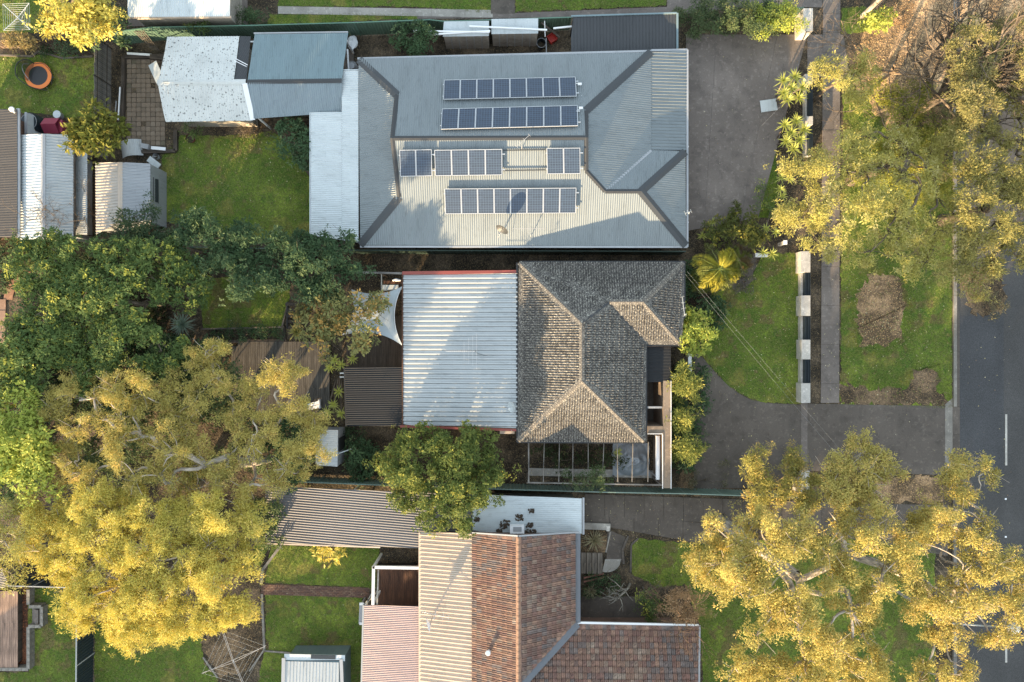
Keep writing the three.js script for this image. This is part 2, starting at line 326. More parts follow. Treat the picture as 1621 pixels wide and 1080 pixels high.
{ const p = []; for (let i = 0; i <= 10; i++) { const a = i / 10 * Math.PI * .6; p.push([960 + 22 * Math.cos(a), 888 + 18 * Math.sin(a)]); } struct('path_bend', sheet([[958, 885], [984, 885], ...p], .045), M.concretePale); }
struct('porch_floor', sheet([[914, 944], [1018, 944], [1018, 1000], [914, 1000]], .05), M.concreteDark);
struct('garden_bed', sheet([[916, 830], [960, 830], [960, 875], [916, 875]], .014, .05, 3), M.litter);
struct('brick_path', sheet([[414, 924], [585, 930], [585, 946], [414, 941]], .03, .02, 7), std(lin(.25, .165, .125), { map: T.concrete }));
{ const g = new THREE.Group(); g.name = 'brick_edging'; g.userData.kind = 'structure'; scene.add(g); const r = rng(21);
  const m = [lin(.26, .15, .11), lin(.20, .12, .10), lin(.30, .20, .15)].map(c => std(c, { map: T.concrete }));
  const gx = new THREE.BoxGeometry(.215, .05, .1); for (let i = 0; i < 28; i++) for (let k = 0; k < 6; k++) { const q = P(416 + i * 6 + (k % 2) * 3, 926.5 + k * 2.7 + i * .18, 0); const b = part('brick', gx, m[(r() * 3) | 0], g); b.position.set(q.x, .04 + r() * .012, q.z); b.rotation.y = -.03; } }
function edging(pts, w, h, mat, name = 'garden_edging') { const g = []; for (let i = 0; i < pts.length - 1; i++) { const a = P(...pts[i]), b = P(...pts[i + 1]); a.y = b.y = h / 2; g.push(beam(a, b, w, h)); } return struct(name, g, mat); }
edging([[419, 1030], [415, 940]], .14, .1, M.concrete); edging([[414, 924], [416, 902], [446, 862]], .16, .1, M.concrete); edging([[322, 1040], [345, 1072]], .1, .1, M.concrete); edging([[395, 1062], [420, 1026]], .1, .1, M.concrete); edging([[420, 1030], [470, 1034]], .1, .1, M.concrete);
edging([[320, 521], [450, 518]], .1, .14, M.wood); edging([[447, 518], [457, 478]], .1, .14, M.wood); edging([[320, 541], [452, 540]], .2, .3, M.woodDark); edging([[449, 516], [452, 540]], .2, .25, M.woodDark);
edging([[987, 892], [985, 870], [994, 848]], .14, .12, M.concreteDark); edging([[998, 906], [999, 862], [1010, 852]], .12, .1, M.concreteDark); edging([[959, 874], [966, 842]], .08, .1, M.concretePale);
edging([[100, 93], [148, 90]], .1, .12, M.wood); edging([[0, 88], [52, 90], [62, 82], [100, 93]], .1, .12, M.wood);

// paved yard beside the old shed: concrete pavers and its timber sleeper surround
{ const g = new THREE.Group(); g.name = 'paved_yard'; g.userData.kind = 'structure'; scene.add(g); const r = rng(31);
  part('paving_bed', sheet([[200, 92], [262, 90], [280, 235], [198, 238]], .02), M.soil, g);
  const m = [lin(.33, .27, .215), lin(.27, .225, .18), lin(.37, .31, .25), lin(.22, .2, .15)].map(c => std(c, { map: T.concrete, roughness: .95 })); const gx = new THREE.BoxGeometry(.285, .06, .285);
  for (let j = 0; j < 19; j++) for (let i = 0; i < 8; i++) { const q = P(205 + i * 7.6, 98 + j * 7.6, 0); if (q.x > P(262, 0).x && j < 4) continue; if (r() < .05) continue; const b = part('paver', gx, m[(r() * r() * 4) | 0], g); b.position.set(q.x + rr(-.01, .01, r), .035 + r() * .02, q.z); b.rotation.y = rr(-.05, .05, r); }
  edging([[198, 92], [262, 90]], .22, .25, M.woodDark, 'sleeper_edging'); edging([[198, 92], [196, 190]], .22, .25, M.woodDark, 'sleeper_edging'); edging([[220, 242], [280, 240], [280, 208]], .22, .25, M.woodDark, 'sleeper_edging'); }

{ const p = [], q = []; for (let i = 0; i <= 12; i++) { const a = Math.PI * (1.02 + .42 * i / 12); p.push([72 + 66 * Math.cos(a), 478 + 62 * Math.sin(a)]); q.unshift([72 + 52 * Math.cos(a), 478 + 48 * Math.sin(a)]); } struct('garden_path', sheet([...p, ...q], .05), std(lin(.45, .26, .18), { map: T.concrete })); }
slabRow('terrace', [[-40, 474], [10, 474], [9, 545], [-40, 545]], 4, std(lin(.50, .33, .25), { map: T.concrete }), .01, .08);
// grass blades and fallen leaves
{ const bl = []; const r = rng(8);
  for (let i = 0; i < 7; i++) { const a = r() * 6.28, L = .05 + r() * .05, lean = .4 + r() * .9, w = .006, cx = Math.cos(a), sz = Math.sin(a), ox = (r() - .5) * .08, oz = (r() - .5) * .08; const tip = V(ox + cx * L * lean, L * .75, oz + sz * L * lean); const g = new THREE.BufferGeometry(); g.setAttribute('position', new THREE.Float32BufferAttribute([ox - sz * w, 0, oz + cx * w, ox + sz * w, 0, oz - cx * w, tip.x, tip.y, tip.z], 3)); bl.push(flat(g)); }
  const geo = join(bl), pts = [];
  lawns.forEach((l, li) => { const w = gpx(l), xs = w.map(q => q[0]), zs = w.map(q => q[1]); const x0 = Math.max(-36, Math.min(...xs)), x1 = Math.min(36, Math.max(...xs)), z0 = Math.max(-24, Math.min(...zs)), z1 = Math.min(24, Math.max(...zs));
    const n = (x1 - x0) * (z1 - z0) * (li === 15 ? 30 : 95); for (let i = 0; i < n; i++) { const x = rr(x0, x1, r), z = rr(z0, z1, r); if (inPoly(x, z, w) && !patches.some(([p], k) => k < 2 && inPoly(x, z, gpx(p)) && r() < .93)) pts.push([x, z]); } });
  const im = new THREE.InstancedMesh(geo, std(lin(1, 1, 1), { roughness: .9 }), pts.length); const m4 = new THREE.Matrix4(), c = new THREE.Color();
  pts.forEach(([x, z], i) => { const s = .7 + r() * .9; m4.makeRotationY(r() * 6.28).scale(V(s, s, s)).setPosition(x, .01, z); im.setMatrixAt(i, m4); const d = r(); c.setRGB(.15 + .10 * d, .185 + .09 * d, .042 + .03 * d); if (r() < .06) c.setRGB(.30, .26, .13); im.setColorAt(i, c); });
  im.name = 'grass'; im.castShadow = im.receiveShadow = true; tag(im, 'short green grass blades covering all the lawns', 'grass'); stuff(im); scene.add(im); }
// ---------------------------------------------------------------- roofs
function plane(pts) { // best plane through points: centroid o, normal n (up), v up the slope, u along the eave
  const o = V(0, 0, 0); pts.forEach(p => o.add(p)); o.multiplyScalar(1 / pts.length); const n = V(0, 0, 0);
  pts.forEach((p, i) => { const q = pts[(i + 1) % pts.length]; n.x += (p.y - q.y) * (p.z + q.z); n.y += (p.z - q.z) * (p.x + q.x); n.z += (p.x - q.x) * (p.y + q.y); });
  n.normalize(); if (n.y < 0) n.negate();
  const v = V(0, 1, 0).addScaledVector(n, -n.y).normalize(), u = v.clone().cross(n).normalize();
  return { o, n, u, v, to: p => { const d = p.clone().sub(o); return [d.dot(u), d.dot(v)]; }, at: (a, b, h = 0) => o.clone().addScaledVector(u, a).addScaledVector(v, b).addScaledVector(n, h) };
}
const PROF = { corr: [[0, 0], [.17, .25], [.33, .75], [.5, 1], [.67, .75], [.83, .25]], deck: [[0, 0], [.06, -.5], [.12, 0], [.5, 0], [.6, 1], [.88, 1]], rib: [[0, 0], [.8, 0], [.84, 1], [.96, 1]] };
// profiled metal sheet over a polygon: ribs run down the fall
function corr(pts, pitch, depth, prof = 'corr', pl = null) {
  pl = pl || plane(pts); const q = pts.map(p => pl.to(p)), us = q.map(a => a[0]), u0 = Math.min(...us), u1 = Math.max(...us), list = [];
  for (let k = Math.floor(u0 / pitch); k * pitch < u1; k++) for (const [f, h] of PROF[prof]) { const u = (k + f) * pitch; if (u > u0 + 1e-4 && u < u1 - 1e-4) list.push([u, h * depth]); }
  list.unshift([u0 + 1e-4, 0]); list.push([u1 - 1e-4, 0]);
  const pos = [], uv = []; let prev = null;
  for (const [u, h] of list) {
    let a = 1e9, b = -1e9; for (let i = 0; i < q.length; i++) { const [x0, y0] = q[i], [x1, y1] = q[(i + 1) % q.length]; if ((x0 <= u && x1 >= u) || (x1 <= u && x0 >= u)) { const t = Math.abs(x1 - x0) < 1e-9 ? 0 : (u - x0) / (x1 - x0), y = y0 + (y1 - y0) * t; a = Math.min(a, y); b = Math.max(b, y); } }
    if (a > b) continue; const lo = pl.at(u, a, h), hi = pl.at(u, b, h);
    if (prev) { const [pl0, ph, pu, pa, pb] = prev; for (const [c, x, y] of [[pl0, pu, pa], [lo, u, a], [hi, u, b], [pl0, pu, pa], [hi, u, b], [ph, pu, pb]]) { pos.push(c.x, c.y, c.z); uv.push(x, y); } }
    prev = [lo, hi, u, a, b];
  }
  const g = new THREE.BufferGeometry(); g.setAttribute('position', new THREE.Float32BufferAttribute(pos, 3)); g.setAttribute('uv', new THREE.Float32BufferAttribute(uv, 2)); g.computeVertexNormals(); return g;
}
function cap(a, b, w = .2, lift = .04, t = .03) { const up = V(0, lift, 0); return beam(a.clone().add(up), b.clone().add(up), w, t); }
// folded ridge: two wings falling away from the line
function ridgeCap(a, b, w, fall, lift = .05) {
  const d = b.clone().sub(a).normalize(), s = V(-d.z, 0, d.x).normalize(), up = V(0, lift, 0), g = [];
  for (const k of [-1, 1]) { const o0 = a.clone().add(up), o1 = b.clone().add(up), e0 = o0.clone().addScaledVector(s, k * w).add(V(0, -fall, 0)), e1 = o1.clone().addScaledVector(s, k * w).add(V(0, -fall, 0));
    const bg = new THREE.BufferGeometry(), arr = [o0, e0, e1, o0, e1, o1, o0.clone().add(V(0, .03, 0)), e1, e0, o0.clone().add(V(0, .03, 0)), o1.clone().add(V(0, .03, 0)), e1].slice(0, 6); bg.setAttribute('position', new THREE.Float32BufferAttribute(arr.flatMap(p => [p.x, p.y, p.z]), 3)); bg.setAttribute('uv', new THREE.Float32BufferAttribute([0, 0, w, 0, w, 1, 0, 0, w, 1, 0, 1], 2)); g.push(flat(bg)); }
  return join(g);
}
function polyPrism(pts, t) { // thin slab under a roof plane, pts world coplanar
  const pl = plane(pts), s = new THREE.Shape(pts.map(p => new THREE.Vector2(...pl.to(p)))), g = new THREE.ExtrudeGeometry(s, { depth: t, bevelEnabled: false });
  g.applyMatrix4(new THREE.Matrix4().makeBasis(pl.u, pl.v, pl.n).setPosition(pl.o.clone().addScaledVector(pl.n, -t))); return metricUV(g);
}
function walls(pts, inset, top, base = 0) { // extruded wall ring from an eave outline (world points)
  const c = V(0, 0, 0); pts.forEach(p => c.add(p)); c.multiplyScalar(1 / pts.length);
  const q = pts.map(p => { const d = c.clone().sub(p); d.y = 0; const k = Math.abs(d.x) > inset ? Math.sign(d.x) * inset : 0, l = Math.abs(d.z) > inset ? Math.sign(d.z) * inset : 0; return new THREE.Vector2(p.x + k, -(p.z + l)); });
  const g = new THREE.ExtrudeGeometry(new THREE.Shape(q), { depth: top - base, bevelEnabled: false }); g.rotateX(-Math.PI / 2); g.translate(0, base, 0); return metricUV(g);
}
const PP = a => a.map(p => P(...p));
const cross2 = (a, b, c) => (b[0] - a[0]) * (c[1] - a[1]) - (b[1] - a[1]) * (c[0] - a[0]);
function clip(poly, conv) { // Sutherland-Hodgman, conv counter-clockwise
  let out = poly; for (let i = 0; i < conv.length && out.length; i++) { const a = conv[i], b = conv[(i + 1) % conv.length], inp = out; out = [];
    for (let k = 0; k < inp.length; k++) { const p = inp[k], q = inp[(k + 1) % inp.length], dp = cross2(a, b, p), dq = cross2(a, b, q); if (dp >= 0) out.push(p); if ((dp >= 0) !== (dq >= 0)) { const t = dp / (dp - dq); out.push([p[0] + (q[0] - p[0]) * t, p[1] + (q[1] - p[1]) * t]); } } }
  return out;
}
// overlapping roof tiles over convex pieces of one plane; collects {geo|clipped} into sink
function tilesOn(sink, piecesPx, opt) {
  const pieces = piecesPx.map(PP), pl = plane(pieces.flat().length > pieces[0].length ? pieces[0] : pieces[0]), { w, l, rise = .03, hump = .02, colour } = opt, r = rng(opt.seed || 1);
  const conv = pieces.map(ps => { let q = ps.map(p => pl.to(p)), A = 0; q.forEach((a, i) => { const b = q[(i + 1) % q.length]; A += a[0] * b[1] - a[1] * b[0]; }); return A < 0 ? q.reverse() : q; });
  const all = conv.flat(), u0 = Math.min(...all.map(a => a[0])), u1 = Math.max(...all.map(a => a[0])), v0 = Math.min(...all.map(a => a[1])), v1 = Math.max(...all.map(a => a[1]));
  for (let j = 0; v0 + j * l < v1; j++) for (let i = -1; u0 + i * w < u1; i++) {
    const a = u0 + i * w + (opt.stagger && j % 2 ? w / 2 : 0), b = v0 + j * l, rect = [[a, b], [a + w, b], [a + w, b + l], [a, b + l]];
    const full = conv.some(c => rect.every(p => c.every((e, k) => cross2(e, c[(k + 1) % c.length], p) >= -1e-6)));
    const tone = colour(r, j, i);
    if (full) { const dz = r() * .006, m = new THREE.Matrix4().makeBasis(pl.u, pl.v, pl.n).setPosition(pl.at(a + w / 2, b, .02 + dz)); sink.push({ m, tone, c: pl.at(a + w / 2, b + l / 2), variant: (r() * 4) | 0 }); }
    else for (const c of conv) { const q = clip(rect, c); if (q.length < 3) continue; const lift = p => .02 + rise * (1 - (p[1] - b) / l) + .006, pos = [], uv = [];
      for (let k = 1; k < q.length - 1; k++) for (const p of [q[0], q[k], q[k + 1]]) { const x = pl.at(p[0], p[1], lift(p)); pos.push(x.x, x.y, x.z); uv.push(p[0], p[1]); }
      const low = q.filter(p => p[1] < b + 1e-4); if (low.length === 2) { const [e, f] = low; for (const [p, h] of [[e, 0], [f, 0], [f, lift(f)], [e, 0], [f, lift(f)], [e, lift(e)]]) { const x = pl.at(p[0], p[1], h); pos.push(x.x, x.y, x.z); uv.push(p[0], p[1]); } }
      const g = new THREE.BufferGeometry(); g.setAttribute('position', new THREE.Float32BufferAttribute(pos, 3)); g.setAttribute('uv', new THREE.Float32BufferAttribute(uv, 2)); g.computeVertexNormals(); sink.push({ g, tone, c: pl.at(q[0][0], q[0][1]) }); }
  }
  return pl;
}
function tileGeo(w, l, rise, prof, k) { // prof: [x fraction, height]
  const pos = [], uv = [], up = l * 1.12, ou = k * .47, ov = k * .31; const P3 = (f, v, h) => [(f - .5) * w, v, h], put = (a, b, c, d) => { for (const p of [a, b, c, a, c, d]) { pos.push(...p); uv.push(p[0] + ou, p[1] + ov); } };
  for (let i = 0; i < prof.length - 1; i++) { const [f0, h0] = prof[i], [f1, h1] = prof[i + 1]; put(P3(f0, 0, rise + h0), P3(f1, 0, rise + h1), P3(f1, up, h1 - rise * .12), P3(f0, up, h0 - rise * .12)); put(P3(f0, 0, -.01), P3(f1, 0, -.01), P3(f1, 0, rise + h1), P3(f0, 0, rise + h0)); }
  const [fa, ha] = prof[0], [fb, hb] = prof[prof.length - 1]; put(P3(fa, 0, -.01), P3(fa, 0, rise + ha), P3(fa, up, ha), P3(fa, up, -.01)); put(P3(fb, 0, rise + hb), P3(fb, 0, -.01), P3(fb, up, -.01), P3(fb, up, hb));
  const g = new THREE.BufferGeometry(); g.setAttribute('position', new THREE.Float32BufferAttribute(pos, 3)); g.setAttribute('uv', new THREE.Float32BufferAttribute(uv, 2)); g.computeVertexNormals(); return g;
}
function layTiles(sink, roof, geos, mats, vmat) { // the 300 nearest to the lens are pieces of their own, the rest one piece
  const full = sink.filter(s => s.m).sort((a, b) => a.c.distanceToSquared(camera.position) - b.c.distanceToSquared(camera.position)), own = full.slice(0, 300), rest = full.slice(300).concat(sink.filter(s => s.g)); const off = V(0, 0, 0); let p = roof; while (p && p !== scene) { off.add(p.position); p = p.parent; }
  for (const s of own) { const m = new THREE.Mesh(geos[s.variant], mats[s.tone]); m.name = 'roof_tile'; m.castShadow = m.receiveShadow = true; m.applyMatrix4(new THREE.Matrix4().makeTranslation(-off.x, -off.y, -off.z).multiply(s.m)); roof.add(m); }
  const gs = rest.map(s => { let g = s.g ? flat(s.g) : flat(geos[s.variant].clone()).applyMatrix4(s.m); const n = g.attributes.position.count, c = mats[s.tone].color, col = new Float32Array(n * 3); for (let i = 0; i < n; i++) { col[i * 3] = c.r; col[i * 3 + 1] = c.g; col[i * 3 + 2] = c.b; } g.setAttribute('color', new THREE.BufferAttribute(col, 3)); return g; });
  stuff(part('roof_tiling', mergeGeometries(gs), vmat, roof));
}
const gutter = (a, b, w = .12) => beam(a, b, w, .1);
// ---------------------------------------------------------------- the grey metal-roofed house with the solar panels
{
  const H = thing('metal_roofed_house', 'large house with grey blue metal hip roof carrying solar panels', 'house', P(810, 235, 0));
  const N = PP([[568, 94, 2.9], [1031, 82, 2.9], [928, 175, 4.3], [928, 218, 4.95], [621, 219, 4.95], [628, 150, 3.88]]);
  const S = PP([[621, 219, 4.95], [928, 218, 4.95], [928, 270, 4.35], [958, 303, 3.93], [1015, 303, 3.93], [1086, 389, 2.86], [570, 388, 2.86], [632, 312, 3.82]]);
  const W = PP([[568, 94, 2.9], [628, 150, 3.88], [632, 312, 3.82], [570, 388, 2.86]]);
  const E = PP([[1031, 82, 2.9], [928, 175, 4.3], [928, 270, 4.35], [958, 303, 3.93], [1031, 238, 2.92]]);
  const wn = PP([[958, 303, 3.93], [1015, 303, 3.93], [1085, 240, 2.9], [1031, 238, 2.92]]), we = PP([[1015, 303, 3.93], [1085, 240, 2.9], [1086, 389, 2.86]]);
  const ver = PP([[1031, 82, 2.88], [1086, 80, 2.7], [1086, 239, 2.7], [1031, 239, 2.88]]);
  part('roof_plane', corr(N, .13, .03), M.metalRoof, H); part('roof_plane', corr(S, .13, .03), M.metalRoof, H);
  part('roof_plane', corr(W, .13, .03), M.metalRoof, H); part('roof_plane', corr(E, .13, .03), M.metalRoof, H); part('roof_plane', corr(wn, .13, .03), M.metalRoof, H); part('roof_plane', corr(we, .13, .03), M.metalRoof, H);
  part('verandah_roof', corr(ver, .195, .05, 'rib'), M.metalRoof, H, 'flatter ribbed front verandah roof');
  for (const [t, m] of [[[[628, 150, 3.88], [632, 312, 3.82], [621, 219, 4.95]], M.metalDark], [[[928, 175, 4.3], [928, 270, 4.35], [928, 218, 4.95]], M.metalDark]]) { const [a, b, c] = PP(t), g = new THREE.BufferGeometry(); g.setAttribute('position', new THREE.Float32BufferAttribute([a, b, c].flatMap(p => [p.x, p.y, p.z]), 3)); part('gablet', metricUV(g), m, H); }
  const hip = (a, b, w = .24, f = .06) => part('ridge_cap', ridgeCap(P(...a), P(...b), w, f, .05), M.ridge, H);
  const ridgeLine = (a, b) => part('ridge_cap', ridgeCap(P(...a), P(...b), .13, .045, .05), M.metalDark, H);
  hip([568, 94, 2.9], [628, 150, 3.88]); hip([570, 388, 2.86], [632, 312, 3.82]); hip([1031, 82, 2.9], [928, 175, 4.3]); hip([1015, 303, 3.93], [1086, 389, 2.86]); hip([1015, 303, 3.93], [1085, 240, 2.9]);
  ridgeLine([621, 219, 4.95], [928, 218, 4.95]); ridgeLine([958, 303, 3.93], [1015, 303, 3.93]); ridgeLine([928, 270, 4.35], [958, 303, 3.93]); ridgeLine([628, 150, 3.9], [621, 219, 4.97]); ridgeLine([632, 312, 3.84], [621, 219, 4.97]); ridgeLine([928, 175, 4.32], [928, 218, 4.97]); ridgeLine([928, 270, 4.37], [928, 218, 4.97]);
  part('valley_gutter', beam(P(958, 303, 3.95), P(1031, 238, 2.95), .16, .02), M.metalGrey, H);
  const gt = [[[566, 93, 2.83], [1031, 81, 2.83]], [[1031, 80, 2.8], [1088, 79, 2.66]], [[1088, 79, 2.66], [1088, 391, 2.72]], [[570, 390.5, 2.8], [1088, 391, 2.8]]];
  for (const [a, b] of gt) part('gutter', gutter(P(...a), P(...b)), M.metalGrey, H);
  part('wall', walls(PP([[568, 94, 2.6], [1086, 82, 2.6], [1086, 388, 2.6], [568, 388, 2.6]]), .5, 2.6), M.brickWall, H);
  for (const y of [232, 352]) part('downpipe', rod(P(1089.5, y, .1), P(1089.5, y, 2.6), .045), M.whitePaint, H);
  const sk = PP([[541, 112, 2.72], [567.5, 112, 2.85], [567.5, 384, 2.85], [541, 380, 2.72]]), sk2 = PP([[492, 178, 2.5], [541, 177, 2.72], [541, 380, 2.72], [492, 372, 2.5]]);
  const A = thing('patio_roof', 'long white corrugated patio roof joined to the left end of the solar panel house', 'patio roof', P(530, 245, 0));
  part('roof_sheet', corr(sk, .13, .03), M.metalWhite, A); part('roof_sheet', corr(sk2, .13, .03), M.metalWhite, A);
  part('fascia', [gutter(P(491, 178, 2.46), P(491, 372, 2.46), .06), gutter(P(541, 111, 2.7), P(568, 111, 2.82), .06)], M.metalWhite, A);
  for (const [x, y] of [[494, 182], [494, 280], [494, 368]]) part('post', box(.09, 2.45, .09, P(x, y, 2.4).x, 1.22, P(x, y, 2.4).z), M.whitePaint, A);
  part('paving', box(2, .06, 7.5, P(518, 275, 0).x, .03, P(518, 275, 0).z), M.concrete, A);

  // solar arrays: frames a hand above the sheets
  const solar = (label, ax, ay, bx, by, dx, dy, cx, n, slope, lift, group, gap = 0) => { // corner a (top left), b (top right), d (bottom left)
    const pl = plane(slope === 'N' ? N : S), onPl = (x, y) => { const o = camera.position, d = P(x, y, 0).sub(o).normalize(), t = pl.o.clone().sub(o).dot(pl.n) / d.dot(pl.n); return o.clone().addScaledVector(d, t * .998 * 1); };
    const a = onPl(ax, ay).addScaledVector(pl.n, lift), b = onPl(bx, by).addScaledVector(pl.n, lift), d = onPl(dx, dy).addScaledVector(pl.n, lift); const eu = b.clone().sub(a), ev = d.clone().sub(a), w = eu.length() / n, h = ev.length(); eu.normalize(); ev.normalize(); const nn = ev.clone().cross(eu).normalize(); if (nn.y < 0) nn.negate();
    const G = thing('solar_array', label, 'solar panels', a, group);
    for (let i = 0; i < n; i++) {
      const c = a.clone().addScaledVector(eu, w * (i + .5)).addScaledVector(ev, h / 2), mm = new THREE.Matrix4().makeBasis(eu, ev.clone().negate(), nn).setPosition(c);
      const g = new THREE.PlaneGeometry(w - .06, h - .06); g.applyMatrix4(mm); const p = part('solar_panel', flat(g), M.cells, G);
      const fr = []; for (const s of [-1, 1]) { fr.push(new THREE.BoxGeometry(.028, h, .045).translate(s * (w / 2 - .02), 0, -.012)); fr.push(new THREE.BoxGeometry(w - .02, .028, .045).translate(0, s * (h / 2 - .018), -.012)); }
      part('panel_frame', join(fr).applyMatrix4(mm), M.alu, p);
    }
    const rails = []; for (const f of [.2, .8]) rails.push(beam(a.clone().addScaledVector(ev, h * f).addScaledVector(eu, -.05).addScaledVector(nn, -.06), b.clone().addScaledVector(ev, h * f).addScaledVector(eu, .16).addScaledVector(nn, -.06), .05, .05));
    part('mounting_rail', rails, M.alu, G);
    return G;
  };
  solar('upper row of eight blue panels nearest the rear gutter of the hip roof', 703, 129, 911, 124, 702, 160, 0, 8, 'N', .13);
  solar('second row of eight blue panels just above the long ridge', 700, 174.5, 914, 169, 698, 207, 0, 8, 'N', .13);
  solar('pair of panels at the far left just below the ridge in dappled sun', 633, 237, 684, 236, 634.5, 279, 0, 2, 'S', .22);
  solar('four sunlit panels just below the ridge between the pair and the bare rails', 688, 237, 795, 235.5, 689.5, 278, 0, 4, 'S', .22);
  solar('two sunlit panels at the right end below the ridge, beyond bare rails', 865, 234, 918, 233.5, 866, 275, 0, 2, 'S', .22);
  solar('lowest row of eight sunlit panels beside the satellite dish', 704, 298, 912, 296.5, 705.5, 338, 0, 8, 'S', .22);
  const rl = thing('panel_rails', 'bare mounting rails between two groups of solar panels below the ridge', 'rail', P(830, 250, 4.7));
  for (const y of [238, 270]) part('rail', beam(P(796, y, y === 238 ? 4.82 : 4.47), P(864, y - 1, y === 238 ? 4.82 : 4.47), .06, .06), M.ridge, rl);
  for (const [y, n] of [[132, 1], [152, 1], [176, 1], [200, 1]]) { const iso = thing('isolator_box', `small white isolator at the right end of the ${y < 160 ? 'upper' : 'second'} blue panel row, its ${y === 132 || y === 176 ? 'upper' : 'lower'} corner`, 'isolator', P(918, y, 3.9)); part('body', box(.22, .1, .12, P(918, y, 4).x, (y < 160 ? 3.9 : 4.55), P(918, y, 4).z), M.whitePaint, iso); part('conduit', rod(P(912, y, y < 160 ? 3.9 : 4.55), P(918, y, y < 160 ? 3.9 : 4.55), .02), M.whitePaint, iso); }
}
// ---------------------------------------------------------------- brown tiled house
const brownTone = { lit: (r, j, i) => r() < .12 ? 3 : (r() * 3) | 0 };
{
  const H = thing('brown_tiled_house', 'house with weathered dark brown tile hip roof and front wing', 'house', P(930, 555, 0));
  const n = [[[822, 416, 3.3], [1082, 416, 3.3], [1018, 478, 4.42], [965, 478, 4.42]], [[822, 416, 3.3], [965, 478, 4.42], [921, 512, 5.0]]];
  const w = [[[822, 416, 3.3], [921, 512, 5.0], [921, 603, 5.0], [820, 698, 3.3]]], s = [[[820, 698, 3.3], [921, 603, 5.0], [1020, 699, 3.3]]];
  const e = [[[921, 512, 5.0], [965, 478, 4.38], [1022, 545, 3.3], [1021, 699, 3.3], [921, 603, 5.0]]], ws = [[[965, 478, 4.42], [1018, 478, 4.42], [1077, 545, 3.25], [1022, 545, 3.3]]], we = [[[1082, 416, 3.3], [1018, 478, 4.42], [1077, 545, 3.25], [1082, 500, 3.3]]];
  const roof = new THREE.Group(); roof.name = 'roof'; H.add(roof);
  const cols = [lin(.41, .38, .355), lin(.36, .335, .31), lin(.46, .43, .40), lin(.52, .485, .45)];
  const mats = cols.map((c, k) => std(c, { map: T.tile, roughness: .9 })), vm = std(lin(1, 1, 1), { map: T.tile, vertexColors: true, roughness: .9 });
  const sink = [], tw = .30, tl = .33, rise = .055;
  const pick = (r, j, i) => cl(Math.floor((fbm(nB, i * .031 + .3, j * .023 + .6, 5, 3) - .3) * 6.5 + r() * 1.6 - .3), 0, 3);
  const o = { w: tw, l: tl, rise, stagger: true };
  tilesOn(sink, w, { ...o, colour: pick, seed: 3 }); tilesOn(sink, s, { ...o, colour: pick, seed: 4 }); tilesOn(sink, ws, { ...o, colour: pick, seed: 5 });
  tilesOn(sink, n, { ...o, colour: pick, seed: 6 }); tilesOn(sink, e, { ...o, colour: pick, seed: 7 }); tilesOn(sink, we, { ...o, colour: pick, seed: 8 });
  const prof = [[.02, -.02], [.08, .012], [.24, .034], [.42, .012], [.5, -.022], [.58, .012], [.76, .034], [.93, .01], [.98, -.02]];
  layTiles(sink, roof, [0, 1, 2, 3].map(k => tileGeo(tw, tl, rise, prof, k)), mats, vm);
  for (const f of [n, w, s, e, ws, we]) for (const q of f) part('roof_batten_sheet', polyPrism(PP(q), .05), M.black, roof);
  const ridgeTiles = (a, b, mat) => { const A = P(...a), B = P(...b), L = A.distanceTo(B), k = Math.round(L / .4); for (let i = 0; i < k; i++) { const c0 = A.clone().lerp(B, i / k), c1 = A.clone().lerp(B, (i + .97) / k); part('ridge_tile', ridgeCap(c0, c1, .15, .05, .085 + (i % 2) * .006), mat, roof); } };
  const rw = std(lin(.60, .54, .48), { map: T.tile }), rc = rw;
  ridgeTiles([822, 416, 3.3], [921, 512, 5.0], rw); ridgeTiles([921, 512, 5.0], [921, 603, 5.0], rw); ridgeTiles([820, 698, 3.3], [921, 603, 5.0], rw); ridgeTiles([921, 603, 5.0], [1020, 699, 3.3], rw); ridgeTiles([1018, 478, 4.42], [1077, 545, 3.25], rw); ridgeTiles([1018, 478, 4.42], [1082, 416, 3.3], rc); ridgeTiles([965, 478, 4.42], [1018, 478, 4.42], rw);
  part('valley_gutter', [beam(P(921, 512, 5.03), P(965, 478, 4.46), .12, .02), beam(P(965, 478, 4.46), P(1022, 545, 3.36), .12, .02)], M.metalDark, roof);
  for (const [a, b] of [[[822, 414.5, 3.22], [1083, 414.5, 3.22]], [[1083.5, 414, 3.22], [1083.5, 504, 3.2]], [[818.5, 416, 3.22], [818.5, 700, 3.22]], [[819, 700, 3.22], [1022, 701, 3.22]], [[1023, 546, 3.22], [1023, 700, 3.22]], [[1022, 547, 3.2], [1079, 547, 3.17]]]) part('gutter', gutter(P(...a), P(...b), .1), M.black, H);
  part('wall', walls(PP([[826, 420, 2.9], [1078, 420, 2.9], [1070, 540, 2.9], [1016, 542, 2.9], [1016, 694, 2.9], [826, 694, 2.9]]), .3, 3.0), M.brickWall, H);
  // front porch: dark flat roof, tile-capped parapet, openings
  part('porch_roof', corr(PP([[1024, 548, 2.95], [1062, 548, 2.85], [1062, 605, 2.85], [1024, 605, 2.95]]), .09, .02), M.metalCharcoal, H);
  const T0 = 2.9; const pw = (x0, y0, x1, y1, h, mat, nm = 'parapet') => { const a = P(x0, y0, h), b = P(x1, y1, h); part(nm, box(b.x - a.x, h, b.z - a.z, (a.x + b.x) / 2, h / 2, (a.z + b.z) / 2), mat, H); };
  pw(1050, 603, 1061.5, 773, T0, M.brownCap); pw(1025, 675, 1049.5, 686, T0, M.brownCap); for (const y of [645]) part('porch_beam', beam(P(1025, y, 2.6), P(1049, y, 2.6), .12, .14), M.metalGrey, H);
